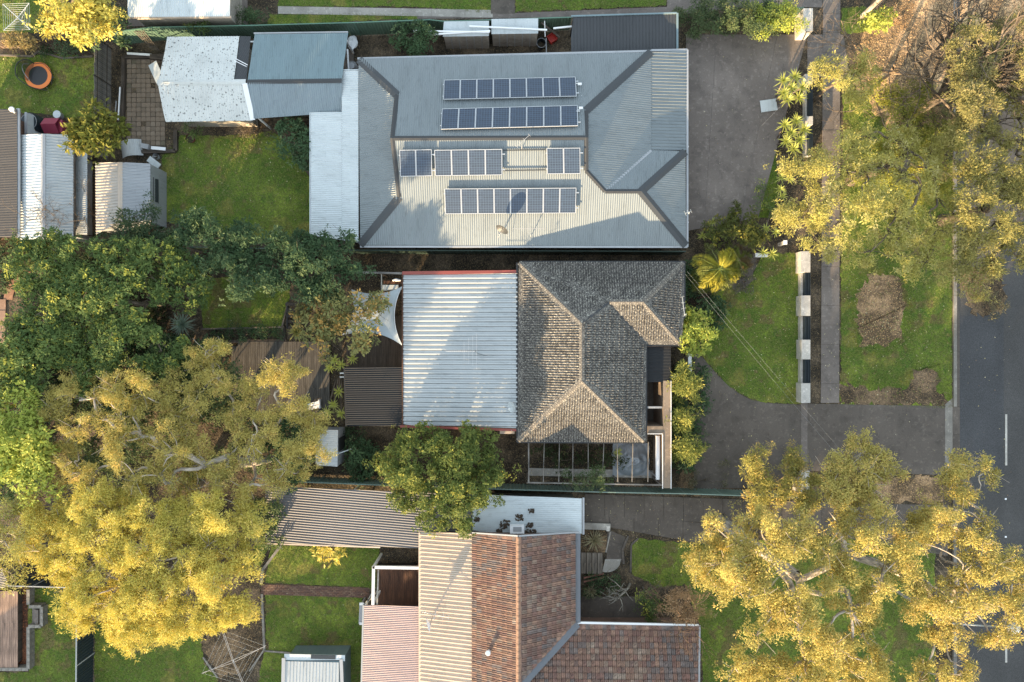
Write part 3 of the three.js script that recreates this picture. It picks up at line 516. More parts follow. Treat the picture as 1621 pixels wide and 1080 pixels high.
  part('coping_edge', [beam(P(1062.3, 603, 2.93), P(1062.3, 774, 2.93), .035, .05), beam(P(1049, 688, 2.93), P(1049, 774, 2.93), .035, .05), beam(P(1025, 687, 2.93), P(1049, 687, 2.93), .035, .05)], M.whitePaint, H);
  part('porch_floor', sheet([[1022, 602], [1055, 602], [1055, 680], [1022, 680]], .06), M.concreteDark, H);
}
// silver extension
{
  const H = thing('flat_roofed_extension', 'extension under a big silver ribbed roof with red gutters, left of the brown tiles', 'house extension', P(730, 555, 0));
  part('roof_sheet', corr(PP([[638.5, 435, 2.8], [819, 433, 3.24], [819, 678, 3.24], [638.5, 673, 2.8]]), .285, .07, 'deck'), M.zinc, H);
  { const pl = plane(PP([[638.5, 435, 2.8], [819, 433, 3.24], [819, 678, 3.24], [638.5, 673, 2.8]])), g = []; for (const f of [-3.2, -1.1, 1.05, 3.1]) for (let k = -16; k <= 16; k++) { const c = pl.at((k + .75) * .285, f, .075), b = new THREE.BoxGeometry(.035, .03, .035); b.translate(c.x, c.y, c.z); g.push(b); } stuff(part('roof_screws', g, M.metalGrey, H)); }
  part('fascia', beam(P(637, 432.5, 2.9), P(820, 430.5, 3.2), .2, .14), M.redTrim, H, 'red fascia along the rear edge'); part('fascia', beam(P(634, 675, 2.9), P(820, 681, 3.2), .14, .14), M.redTrim, H, 'red fascia along the front edge');
  part('gutter', beam(P(637.2, 431, 2.84), P(637.2, 676, 2.84), .07, .12), M.woodBrown, H);
  part('wall', walls(PP([[638, 435, 2.8], [819, 435, 2.8], [819, 676, 2.8], [638, 673, 2.8]]), .25, 2.75), M.wallPale, H);
  part('flue_base', box(.9, .08, .22, P(803, 684, 2.7).x, 2.7, P(803, 684, 2.7).z), M.metalCream, H);
}
{ // dark lean-to roof
  const H = thing('patio_roof', 'small dark corrugated patio roof beside the silver ribbed roof', 'patio roof', P(592, 628, 0));
  part('roof_sheet', corr(PP([[546, 582, 2.6], [637, 581, 2.72], [637, 675, 2.72], [549, 674, 2.6]]), .13, .03), M.metalCharcoal, H);
  for (const [x, y] of [[549, 585], [551, 671], [592, 672]]) part('post', box(.09, 2.4, .09, P(x, y, 2.3).x, 1.2, P(x, y, 2.3).z), M.woodDark, H);
  part('gutter', gutter(P(545, 582, 2.4), P(548, 675, 2.4), .08), M.black, H);
}
// pergola on the sunny side
{
  const H = thing('timber_pergola', 'bare timber pergola of thin grey rafters below the brown tiled roof', 'pergola', P(940, 735, 0));
  const xs = [837, 861.5, 884.5, 908, 931, 955, 978, 1002, 1025.5]; xs.forEach((x, i) => part('rafter', beam(P(x + (i % 3) - 1, 700, 2.75), P(x - (i % 2) * 1.5, 763, 2.72), .038, .12), M.woodGrey, H));
  part('beam', beam(P(834, 764, 2.62), P(1049, 768, 2.62), .07, .16), M.woodGrey, H); part('beam', beam(P(837, 700, 2.72), P(837, 764, 2.72), .07, .16), M.woodGrey, H);
  for (const [x, y] of [[836, 763], [910, 764], [980, 766], [1046, 767]]) part('post', box(.09, 2.55, .09, P(x, y, 2.5).x, 1.27, P(x, y, 2.5).z), M.woodGrey, H);
  struct('garden_path', sheet([[836, 741], [1050, 745], [1050, 757], [836, 753]], .05), M.concretePale);
  const c = thing('rolled_awning', 'long white rolled cover lying between pergola and parapet wall', 'awning', P(1041, 722, 0)); part('cover', tube([P(1041.5, 690, 2.3), P(1041.5, 722, 2.32), P(1041.5, 759, 2.3)], [.14, .15, .14], 12, true), M.whitePaint, c); part('bracket', [box(.06, 2.3, .06, P(1041.5, 692, 2.3).x, 1.1, P(1041.5, 692, 2.3).z), box(.06, 2.3, .06, P(1041.5, 757, 2.3).x, 1.1, P(1041.5, 757, 2.3).z)], M.greyPaint, c);
  // crumpled tarpaulin heap
  const g = new THREE.PlaneGeometry(2.4, 2.2, 46, 42), p = g.attributes.position; for (let i = 0; i < p.count; i++) { const x = p.getX(i), y = p.getY(i), d = Math.hypot(x / 1.2, y / 1.1), f = Math.max(0, 1 - d * d); const rid = Math.abs(fbm(nA, (x + 3) / 6, (y + 3) / 6, 8, 3) - .5) * 2; const q = fbm(nB, (x + 3) / 6, (y + 3) / 6, 22, 2); p.setXYZ(i, x * (1 + .2 * (q - .5)), y * (1 + .2 * (rid - .3)), f * (.55 - .6 * rid + .25 * q) + .02); } g.rotateX(-Math.PI / 2); g.translate(P(1000, 728, .3).x, .06, P(1000, 728, .3).z); g.computeVertexNormals();
  const t = part('tarpaulin', g, std(lin(.30, .33, .36), { roughness: .45 })); tag(t, 'crumpled grey plastic tarpaulin heaped on the ground under the pergola', 'tarpaulin');
}
// ---------------------------------------------------------------- terracotta house at the lower edge
{
  const H = thing('terracotta_house', 'house with red and orange terracotta tile roof at the lower edge', 'house', P(850, 980, 0));
  const L = [[[748, 845, 3.9], [820.5, 850, 5.2], [820.5, 1140, 5.2], [748, 1140, 3.9]]], Rr = [[[820.5, 850, 5.2], [910, 844.5, 3.45], [910, 985, 3.45], [820.5, 1085, 5.2]]], Wg = [[[917, 988, 3.3], [1106, 992, 3.3], [1104, 1140, 5.15], [780, 1140, 5.15]]];
  const roof = new THREE.Group(); roof.name = 'roof'; H.add(roof);
  const cols = [lin(.38, .225, .165), lin(.325, .185, .145), lin(.43, .265, .19), lin(.29, .225, .20), lin(.31, .20, .16), lin(.41, .29, .22), lin(.255, .21, .195), lin(.50, .38, .295)];
  const mats = cols.map(c => std(c, { map: T.tileClean, roughness: .85 })), vm = std(lin(1, 1, 1), { map: T.tileClean, vertexColors: true, roughness: .85 });
  const sink = [], mott = (r, j, i) => { const a = r() * .62 + cl((fbm(nD, i * .027 + .2, j * .019 + .4, 6, 3) - .25) * 2) * .38; return a < .2 ? 6 : a < .34 ? 3 : a < .48 ? 1 : a < .6 ? 0 : a < .7 ? 4 : a < .82 ? 2 : a < .93 ? 5 : 7; };
  tilesOn(sink, L, { w: .25, l: .33, rise: .06, colour: mott, seed: 13 }); tilesOn(sink, Rr, { w: .25, l: .33, rise: .06, colour: mott, seed: 14 });
  tilesOn(sink, Wg, { w: .25, l: .33, rise: .06, colour: mott, seed: 15 });
  const prof = [[.02, -.02], [.1, .022], [.3, .022], [.42, -.012], [.6, -.012], [.72, .022], [.9, .022], [.98, -.02]];
  layTiles(sink, roof, [0, 1, 2, 3].map(k => tileGeo(.25, .33, .06, prof, k)), mats, vm);
  for (const f of [L, Rr, Wg]) for (const q of f) part('roof_batten_sheet', polyPrism(PP(q), .05), M.black, roof);
  { const A = P(820.5, 850, 5.2), B = P(820.5, 1120, 5.2), k = 24, m = std(lin(.50, .30, .2), { map: T.tileClean }); for (let i = 0; i < k; i++) part('ridge_tile', ridgeCap(A.clone().lerp(B, i / k), A.clone().lerp(B, (i + .97) / k), .14, .06, .09 + (i % 2) * .006), m, roof); }
  part('valley_gutter', beam(P(914, 987, 3.44), P(822, 1088, 5.2), .5, .02), std(lin(.15, .165, .19), { map: T.streak, roughness: .5 }), roof);
  part('gutter', beam(P(914.3, 845, 3.38), P(914.3, 986, 3.38), .34, .03), std(lin(.15, .165, .19), { map: T.streak, roughness: .5 }), H, 'wide grey box gutter along the right eave'); part('gutter', beam(P(914, 986.5, 3.3), P(1106, 990.5, 3.3), .17, .1), M.whitePaint, H, 'white gutter above the front porch');
  part('verge', [beam(P(748, 843.5, 3.92), P(820, 848.5, 5.24), .08, .1), beam(P(821, 848.5, 5.24), P(917, 842.5, 3.36), .08, .1), beam(P(1107.5, 990, 3.3), P(1106, 1140, 5.2), .1, .1)], M.metalGrey, H);
  part('wall', walls(PP([[668, 848, 2.7], [912, 848, 2.7], [912, 1140, 2.7], [668, 1140, 2.7]]), .25, 2.8), M.brickWall, H); part('wall', walls(PP([[880, 995, 2.7], [1100, 996, 2.7], [1100, 1140, 2.7], [880, 1140, 2.7]]), .4, 2.9), M.brickWall, H);
  { const a = P(748, 849, 3.8), b = P(820.5, 853, 5.1), c = P(915, 848, 3.3), g = new THREE.BufferGeometry(); g.setAttribute('position', new THREE.Float32BufferAttribute([a.x, 2.7, a.z, a.x, a.y, a.z, b.x, b.y, b.z, a.x, 2.7, a.z, b.x, b.y, b.z, c.x, c.y, c.z, a.x, 2.7, a.z, c.x, c.y, c.z, c.x, 2.7, c.z], 3)); part('gable', metricUV(g), M.brickWall, H); }
  part('skillion_roof', corr(PP([[665, 843, 3.0], [749, 843, 3.82], [749, 1140, 3.82], [665, 1140, 3.0]]), .25, .075, 'deck'), M.metalCream, H, 'cream corrugated lean-to roof');
  part('gutter', gutter(P(664, 843, 2.95), P(664, 1140, 2.95), .1), M.metalCream, H);
  const vp = part('vent_pipe', tube([P(775, 1030, 4.2), P(772.5, 1034, 4.9)], [.11, .11], 12, true), M.whitePaint, H); part('vent_cowl', tube([P(772.5, 1034, 4.9), P(772.2, 1034.5, 5.0)], [.16, .13], 12, true), M.whitePaint, vp);
}
{ // flat blue roof and carport between the lots
  const H = thing('flat_metal_roof', 'pale blue flat metal roof above the terracotta gable with air conditioner', 'carport roof', P(835, 815, 0));
  part('roof_sheet', corr(PP([[748, 783, 2.9], [921, 789, 3.0], [921, 845, 3.0], [748, 842, 2.9]]), .12, .02, 'rib'), M.metalWhite, H); part('gutter', beam(P(923.5, 788, 3.0), P(923.5, 846, 3.0), .12, .12), M.metalGrey, H);
  part('wall', walls(PP([[700, 790, 2.7], [918, 793, 2.7], [918, 842, 2.7], [700, 840, 2.7]]), .2, 2.75), M.wallPale, H);
  part('flashing', beam(P(750, 846, 3.12), P(850, 848, 3.2), .16, .02), M.whitePaint, H);
  const ac = thing('air_conditioner', 'white air conditioner box on the pale blue flat roof', 'air conditioner', P(818, 838, 3.02)); part('cabinet', box(.85, .5, .45, P(818.5, 838, 3.4).x, 3.3, P(818.5, 838, 3.4).z), M.whitePaint, ac); part('grille', box(.5, .02, .28, P(819, 837, 3.4).x, 3.562, P(819, 837, 3.4).z), M.greyPaint, ac);
  const r = rng(4); const g = []; for (const [x, y, s] of [[841, 809, 4], [822, 819, 7], [838, 831, 5], [800, 828, 7], [797, 833, 6], [843, 842, 5], [832, 842, 5], [755, 823, 4], [790, 841, 4]]) for (let i = 0; i < 26; i++) { const q = P(x + rr(-s, s, r), y + rr(-s, s, r) * .7, 3.0); const b = new THREE.TetrahedronGeometry(.05 + r() * .05); b.scale(1, .35, 1); b.rotateY(r() * 6); b.translate(q.x, 3.01 + (q.x - P(748, 0, 2.9).x) / 7 * .1 - .02, q.z); g.push(b); }
  stuff(tag(part('leaf_debris', g, M.barkDark), 'dark clumps of leaf debris on the pale blue flat roof', 'debris'));
  const C = thing('carport', 'long grey weathered corrugated carport roof left of the dense green tree', 'carport', P(560, 820, 0)); part('roof_sheet', corr(PP([[420, 770, 2.35], [752, 783, 2.8], [752, 842, 2.8], [664, 868, 2.7], [420, 859, 2.35]]), .155, .03), std(lin(.145, .143, .155), { map: T.streak, roughness: .6, metalness: .1 }), C);
  for (const [x, y] of [[430, 772], [430, 856], [540, 862], [655, 865], [560, 777]]) part('post', box(.09, 2.3, .09, P(x, y, 2.2).x, 1.15, P(x, y, 2.2).z), M.greyPaint, C); part('gutter', beam(P(420, 860.5, 2.28), P(602, 866.5, 2.55), .08, .1), M.metalCream, C);
}
{ // deck pergola and pink sheet roof
  const H = thing('deck_pergola', 'white framed pergola over a dark brown deck left of the cream lean-to roof', 'pergola', P(628, 925, 0)); const h = 2.6;
  part('beam', beam(P(590, 898, h), P(663, 899, h), .16, .18), M.whitePaint, H); part('beam', beam(P(591.5, 896, h), P(590.5, 957, h), .16, .18), M.whitePaint, H); part('beam', beam(P(599, 902, h - .1), P(597, 957, h - .1), .08, .1), M.wallPale, H);
  for (const [x, y] of [[591, 898], [591, 956]]) part('post', box(.12, h, .12, P(x, y, h).x, h / 2, P(x, y, h).z), M.whitePaint, H);
  const a = P(596, 895, .5), b = P(666, 962, .5); const D = thing('timber_deck', 'dark brown timber deck inside the white pergola frame', 'deck', V((a.x + b.x) / 2, 0, (a.z + b.z) / 2)); const n = 22; for (let i = 0; i < n; i++) { const x = a.x + (b.x - a.x) * (i + .5) / n; part('deck_board', box((b.x - a.x) / n - .008, .03, b.z - a.z, x, .5 + (i % 3) * .002, (a.z + b.z) / 2), M.woodBrown, D); } part('bearer', box(b.x - a.x - .06, .46, b.z - a.z - .06, (a.x + b.x) / 2, .24, (a.z + b.z) / 2), M.black, D);
  const Kk = thing('patio_roof', 'pinkish translucent corrugated patio roof below the white pergola', 'patio roof', P(620, 1020, 0)); part('roof_sheet', corr(PP([[577, 958, 2.5], [663, 960, 2.78], [663, 1140, 2.78], [572, 1140, 2.5]]), .11, .026), M.pinkSheet, Kk);
  for (const y of [962, 1020, 1075]) part('post', box(.1, 2.4, .1, P(577, y, 2.4).x, 1.2, P(577, y, 2.4).z), M.whitePaint, Kk); part('beam', beam(P(575.5, 958, 2.42), P(571, 1140, 2.42), .1, .14), M.greyPaint, Kk);
  const Lr = thing('timber_rail', 'grey plank leaning against the corner of the white deck pergola', 'plank', P(586, 950, 1)); part('plank', beam(P(578, 956, 1.2), P(597, 937, 2.55), .12, .05), M.woodGrey, Lr);
  const pb = thing('planter_rail', 'narrow grey post rail with white caps along the pink patio roof', 'railing', P(572, 965, 1)); part('rail', beam(P(573, 955, 1.0), P(571.5, 988, 1.0), .3, .08), M.greyPaint, pb); for (const y of [956, 987]) { const q = P(572.5, y, 1.05); part('rail_cap', box(.26, .06, .16, q.x, 1.08, q.z), M.whitePaint, pb); part('leg', box(.08, 1, .08, q.x, .5, q.z), M.greyPaint, pb); }
}
// ---------------------------------------------------------------- sheds and outbuildings
function gableShed(label, name, cat, A, B, mats, pitch, depth, prof, wallMat, base, top) { // A,B: roof planes in px
  const H = thing(name, label, cat, base); part('roof_sheet', corr(PP(A), pitch, depth, prof), mats[0], H); part('roof_sheet', corr(PP(B), pitch, depth, prof), mats[1] || mats[0], H); return H;
}
{ // old fibro shed
  const H = gableShed('old pale shed roof speckled all over with black lichen spots', 'garden_shed', 'shed', [[265, 58.5, 2.35], [379, 57.5, 2.35], [370, 129, 3.05], [251, 130, 3.05]], [[249, 130, 3.05], [389, 129, 3.05], [400, 191, 2.35], [262, 193, 2.35]], [M.fibro], .17, .03, 'corr', null, P(325, 125, 0));
  part('roof_sheet', corr(PP([[380, 57.5, 2.3], [397, 57.5, 2.25], [390, 128, 2.9], [371, 129, 3.0]]), .12, .02), M.metalDark, H, 'dark grey strip of roof sheet');
  part('ridge_cap', ridgeCap(P(249, 130.5, 3.05), P(389, 129.5, 3.05), .16, .06, .05), M.fibro, H); part('verge', beam(P(387, 132, 3.08), P(400, 190, 2.4), .3, .02), M.whitePaint, H);
  part('wall', walls(PP([[268, 62, 2.2], [392, 62, 2.2], [392, 188, 2.2], [268, 188, 2.2]]), .2, 2.25), M.wallPale, H);
  part('ladder', [beam(P(371, 96, 2.75), P(391, 106, 2.7), .04, .04), beam(P(373, 93, 2.78), P(392, 103, 2.72), .04, .04)], M.whitePaint, H);
  const b = tag(part('scrap_board', beam(P(241, 100, .6), P(254, 129, .7), .62, .03, V(-.2, 1, 0)), M.metalWhite), 'white board leaning on the left end of the speckled shed', 'board');
}
{ // blue-grey carport
  const H = gableShed('blue grey metal carport roof between the speckled shed and white patio roof', 'carport', 'carport', [[403, 54.5, 2.45], [551, 52.5, 2.45], [541, 126, 3.0], [392, 128, 3.0]], [[391, 131, 3.0], [541, 129, 3.0], [541, 178, 2.45], [401, 188, 2.45]], [M.metalBlue, std(lin(.24, .30, .34), { map: T.streak, roughness: .5 })], .13, .03, 'corr', null, P(470, 120, 0));
  part('ridge_cap', ridgeCap(P(391, 129.5, 3.02), P(541, 127.5, 3.02), .14, .05, .04), M.metalDark, H);
  for (const [x, y] of [[406, 60], [545, 58], [406, 184], [536, 176]]) part('post', box(.09, 2.4, .09, P(x, y, 2.4).x, 1.2, P(x, y, 2.4).z), M.whitePaint, H);
  part('gutter', gutter(P(402, 53, 2.4), P(551, 51, 2.4), .08), M.metalGrey, H);
  struct('carport_floor', sheet([[400, 60], [560, 60], [560, 185], [400, 185]], .03), M.concreteDark);
  for (const [x, y, d, e, l] of [[550, 78, 552, 112, 'thin white plank standing upright at the right side of the blue grey carport'], [395, 66, 403, 66, 'short white pipe poking out between the sheds']]) { const o = thing('plank', l, 'plank', P(x, y, 1.5)); part('board', beam(P(x, y, 1.6), P(d, e, 1.6), .09, .05), M.whitePaint, o); }
  const lid = thing('water_tank', 'round grey tank tucked between carport and hip roof', 'tank', P(556, 104, 0)); part('tank', tube([V(P(556, 104, 1.4).x, 0, P(556, 104, 1.4).z), V(P(556, 104, 1.4).x, 1.3, P(556, 104, 1.4).z), V(P(556, 104, 1.4).x, 1.42, P(556, 104, 1.4).z)], [.34, .34, .2], 20, true), M.metalGrey, lid);
  const wr = thing('crumpled_sheet', 'crumpled white plastic sheet by the top corner of the carport', 'plastic sheet', P(554, 60, 0)); const g = new THREE.IcosahedronGeometry(.32, 3), p = g.attributes.position; for (let i = 0; i < p.count; i++) { const k = .6 + .8 * fbm(nB, p.getX(i) + 2, p.getY(i) + 2 + p.getZ(i), 6, 2); p.setXYZ(i, p.getX(i) * k, p.getY(i) * k * .5, p.getZ(i) * k * 1.2); } g.computeVertexNormals(); g.translate(P(554, 60, 1).x, .35, P(554, 60, 1).z); part('sheet', flat(g), M.whitePaint, wr);
}
{ // left-hand sheds
  const Dk = thing('dark_roof_house', 'dark grey corrugated roof cut off by the left picture edge', 'house', P(0, 270, 0)); part('roof_sheet', corr(PP([[-90, 172, 3.4], [27, 173, 2.7], [27, 376, 2.7], [-90, 376, 3.4]]), .1, .024), std(lin(.11, .095, .085), { map: T.streak, roughness: .6 }), Dk);
  part('gutter', gutter(P(29, 172, 2.62), P(29, 377, 2.62), .2), M.metalGrey, Dk); part('wall', walls(PP([[-90, 178, 2.5], [26, 178, 2.5], [26, 372, 2.5], [-90, 372, 2.5]]), .25, 2.55), M.brickWall, Dk);
  const vt = thing('roof_vent', 'white round flue vent on the dark left roof', 'vent', P(19, 173, 2.8)); part('pipe', tube([P(23, 178, 2.7), P(18.5, 173, 3.3)], [.07, .07], 10, true), M.metalWhite, vt); part('cowl', tube([P(18.5, 173, 3.3), P(18.3, 172.6, 3.42)], [.16, .12], 14, true), M.whitePaint, vt);
  const Wt = gableShed('white metal gable shed roof beside the dark left roof', 'metal_shed', 'shed', [[32, 214, 2.35], [68, 212, 2.9], [68, 378, 2.9], [32, 380, 2.35]], [[68, 212, 2.9], [116, 213, 2.35], [116, 380, 2.35], [68, 378, 2.9]], [M.metalWhite, M.zinc], .175, .035, 'deck', null, P(74, 295, 0));
  part('ridge_cap', ridgeCap(P(68, 212, 2.9), P(68, 378, 2.9), .14, .05, .05), M.metalGrey, Wt); part('wall', walls(PP([[34, 218, 2.2], [114, 218, 2.2], [114, 376, 2.2], [34, 376, 2.2]]), .12, 2.25), M.metalGrey, Wt); part('gutter', [gutter(P(31, 213, 2.3), P(31, 380, 2.3), .1), gutter(P(117.5, 213, 2.3), P(117.5, 380, 2.3), .1)], M.woodDark, Wt);
  const G = gableShed('small grey ribbed gable shed with dark window facing the lawn', 'garden_shed', 'shed', [[151, 258, 2.2], [187, 257, 2.62], [187, 352, 2.62], [152, 372, 2.2]], [[193, 257, 2.62], [238, 259, 2.2], [238, 350, 2.2], [193, 352, 2.62]], [std(lin(.52, .47, .42), { map: T.streak, roughness: .5 }), M.metalGrey], .18, .035, 'deck', null, P(195, 305, 0));
  part('ridge_cap', ridgeCap(P(190, 257, 2.64), P(190, 356, 2.64), .15, .03, .03), M.metalCream, G); const a = P(238, 260, 2.15), b = P(238, 352, 2.15); const wx = a.x + .02;
  { const dir = V(-1, 0, 0), pts = [V(P(265, 266, 0).x - .02, 0, a.z), V(P(265, 266, 0).x - .02, 0, b.z), V(wx, 2.15, b.z), V(wx, 2.15, a.z)]; const x = P(264, 0, 0).x; part('wall', corr([V(wx, 2.15, a.z), V(x, 0.02, a.z), V(x, 0.02, b.z), V(wx, 2.15, b.z)], .18, .012, 'rib'), M.metalGrey, G); const win = part('window', beam(V(wx + (x - wx) * .28, 1.56, a.z + .75), V(wx + (x - wx) * .28, 1.56, a.z + 2.2), .42, .03, V(1, .4, 0)), M.glass, G); part('frame', [beam(V(wx + (x - wx) * .15, 1.82, a.z + .72), V(wx + (x - wx) * .15, 1.82, a.z + 2.22), .05, .05), beam(V(wx + (x - wx) * .45, 1.2, a.z + .72), V(wx + (x - wx) * .45, 1.2, a.z + 2.22), .05, .05)], M.metalDark, win); }
  part('wall', walls(PP([[153, 261, 2.1], [236, 261, 2.1], [236, 350, 2.1], [153, 366, 2.1]]), .08, 2.12), M.metalGrey, G);
  const Tl = thing('corrugated_shelter', 'narrow grey corrugated lean-to between white shed and timber fence', 'lean-to', P(133, 300, 0)); part('roof_sheet', corr(PP([[120, 240, 1.9], [138, 240, 2.0], [138, 372, 2.0], [120, 372, 1.9]]), .12, .025, 'deck'), M.zinc, Tl); for (const y of [244, 368]) part('post', box(.07, 1.9, .07, P(122, y, 1.9).x, .95, P(122, y, 1.9).z), M.woodDark, Tl);
  const Tp = thing('outbuilding', 'white corrugated outbuilding roof cut off by the top edge', 'shed', P(285, 5, 0)); part('roof_sheet', corr(PP([[202, -70, 3.2], [364, -70, 3.2], [364, 26, 2.6], [202, 27, 2.6]]), .12, .025), M.metalWhite, Tp); part('gutter', gutter(P(201, 28, 2.52), P(366, 27, 2.52), .1), M.metalCream, Tp); part('wall', walls(PP([[204, -70, 2.4], [362, -70, 2.4], [362, 25, 2.4], [204, 25, 2.4]]), .12, 2.45), M.wallPale, Tp); struct('concrete_apron', sheet([[203, -30], [392, -30], [392, 42], [203, 42]], .03), M.concreteBrown);
  const fs = thing('flat_roofed_shed', 'dark ribbed carport roof beside the ivy hedge at the top', 'carport', P(988, 52, 0)); part('roof_sheet', corr(PP([[904, 27, 2.5], [1070, 22, 2.5], [1070, 79, 2.3], [904, 82, 2.3]]), 0.2, .02, 'rib', null), M.metalDark, fs); part('fascia', [beam(P(904, 26, 2.5), P(1071, 21, 2.5), .09, .14), beam(P(1072, 21, 2.5), P(1072, 80, 2.32), .12, .14)], M.metalBlue, fs); for (const [x, y] of [[908, 30], [1066, 26], [1066, 76], [908, 78]]) part('post', box(.09, 2.2, .09, P(x, y, 2.3).x, 1.1, P(x, y, 2.3).z), M.metalDark, fs);
  for (const [x0, x1, y0, lab] of [[701, 774, 34, 'left white ribbed garden shed against the green fence, pipes on top'], [778, 852, 30, 'right white ribbed garden shed against the green fence, dirty rear edge']]) { const s = thing('garden_shed', lab, 'shed', P((x0 + x1) / 2, 50, 0)); part('roof_sheet', corr(PP([[x0, y0, 2.05], [x1, y0 - 1, 2.05], [x1, y0 + 23, 1.9], [x0, y0 + 24, 1.9]]), .11, .02, 'rib'), M.metalWhite, s); const a = P(x0, y0 + 23, 1.88), b = P(x1, y0 + 1, 1.88), w = []; part('wall', box(b.x - a.x - .08, 1.86, a.z - b.z - .06, (a.x + b.x) / 2, .93, (a.z + b.z) / 2), M.wallPale, s); for (let i = 1; i < 6; i++) part('wall_batten', box(.05, 1.84, .03, a.x + (b.x - a.x) * i / 6, .92, a.z - .02), M.greyPaint, s); }
  const sw = thing('garden_shed', 'small pale blue ribbed shed between gum branches and dense green tree', 'shed', P(525, 710, 0)); part('roof_sheet', corr(PP([[497, 680, 2.2], [535, 681, 2.0], [534, 739, 2.0], [500, 736, 2.2]]), .12, .02, 'rib'), M.zinc, sw); { const a = P(535, 682, 1.9), b = P(501, 738, 1.9); part('wall', box(a.x - b.x, 1.9, b.z - a.z, (a.x + b.x) / 2 - .02, .95, (a.z + b.z) / 2), M.metalGrey, sw); part('door', box(.05, 1.75, .8, a.x + .02, .9, a.z + .9), M.black, sw); } part('door_leaf', beam(P(536, 718, 1.6), P(556, 711, 1.4), .05, .06), M.metalWhite, sw);
  const hut = thing('metal_shed', 'pale weathered metal shed with dark skylight strip at the lower edge', 'shed', P(498, 1065, 0)); const h = 2.1; part('roof_sheet', corr(PP([[451, 1047, h], [536, 1049, h], [538, 1130, h + .25], [448, 1130, h + .25]]), .2, .015, 'rib'), M.zinc, hut); part('verge', [beam(P(449, 1042, h), P(447, 1130, h + .25), .22, .05), beam(P(540, 1044, h), P(543, 1130, h + .25), .2, .05)], M.metalGrey, hut); { const a = P(449, 1046, 2.1), b = P(545, 1130, 2.1); part('wall', box(b.x - a.x - .2, 2.05, b.z - a.z, (a.x + b.x) / 2, 1.02, (a.z + b.z) / 2), M.metalBlue, hut); part('roof_sheet', beam(P(450, 1040, 2.02), P(546, 1042, 2.02), .36, .05), M.metalWhite, hut); part('skylight', beam(P(492, 1040, 2.075), P(531, 1041, 2.075), .24, .03), M.glass, hut); }
  const pt = thing('corner_deck_house', 'pinkish timber deck and brick wall corner at the left edge', 'deck', P(10, 990, 0)); { const a = P(-80, 936, .45), b = P(28, 1062, .45); for (let i = 0; i < 32; i++) { const x = b.x - (i + .5) * .135; part('deck_board', box(.127, .03, b.z - a.z - (i * .02), x, .45 + (i % 3) * .002, (a.z + b.z) / 2 - i * .01), M.woodPink, pt); } part('bearer', box(4.3, .42, b.z - a.z - .5, b.x - 2.16, .22, (a.z + b.z) / 2 - .25), M.woodDark, pt); }
  part('roof_sheet', corr(PP([[-60, 915, 2.7], [3, 900, 2.6], [14, 927, 2.6], [-60, 958, 2.7]]), .1, .02), M.metalDark, pt); part('steps', [beam(P(-6, 1040, .3), P(28, 1026, .3), .5, .06), beam(P(-6, 1046, .12), P(30, 1034, .15), .3, .06)], M.woodDark, pt);
  const wallseg = (x0, y0, x1, y1) => { const p0 = P(x0, y0, .5), p1 = P(x1, y1, .5), L = p0.distanceTo(p1), n = Math.max(1, Math.round(L / .42)); for (let i = 0; i < n; i++) { const q0 = p0.clone().lerp(p1, i / n), q1 = p0.clone().lerp(p1, (i + .97) / n); q0.y = q1.y = .25; part('block', beam(q0, q1, .2, .5 + (i % 2) * .006), M.concrete, wl); } };
  const wl = thing('retaining_wall', 'low grey block retaining wall with square step bay at lower left', 'wall', P(45, 1000, 0)); wallseg(44, 934, 44, 958); wallseg(45, 961, 65, 961); wallseg(65, 961, 65, 992); wallseg(64, 992, 44, 992); wallseg(44, 993, 44, 1060); wallseg(44, 1060, -40, 1060); for (let i = 0; i < 3; i++) part('step', box(.22, .12 + i * .13, .95, P(52 + i * 4.2, 976, .2).x, .06 + i * .065, P(55, 976, .2).z), M.concreteBrown, wl);
  struct('bark_bed', sheet([[30, 930], [44, 930], [44, 1058], [-40, 1060], [-40, 1050], [30, 1036]], .02), std(lin(1.6, .75, .5), { map: T.soil }));
}
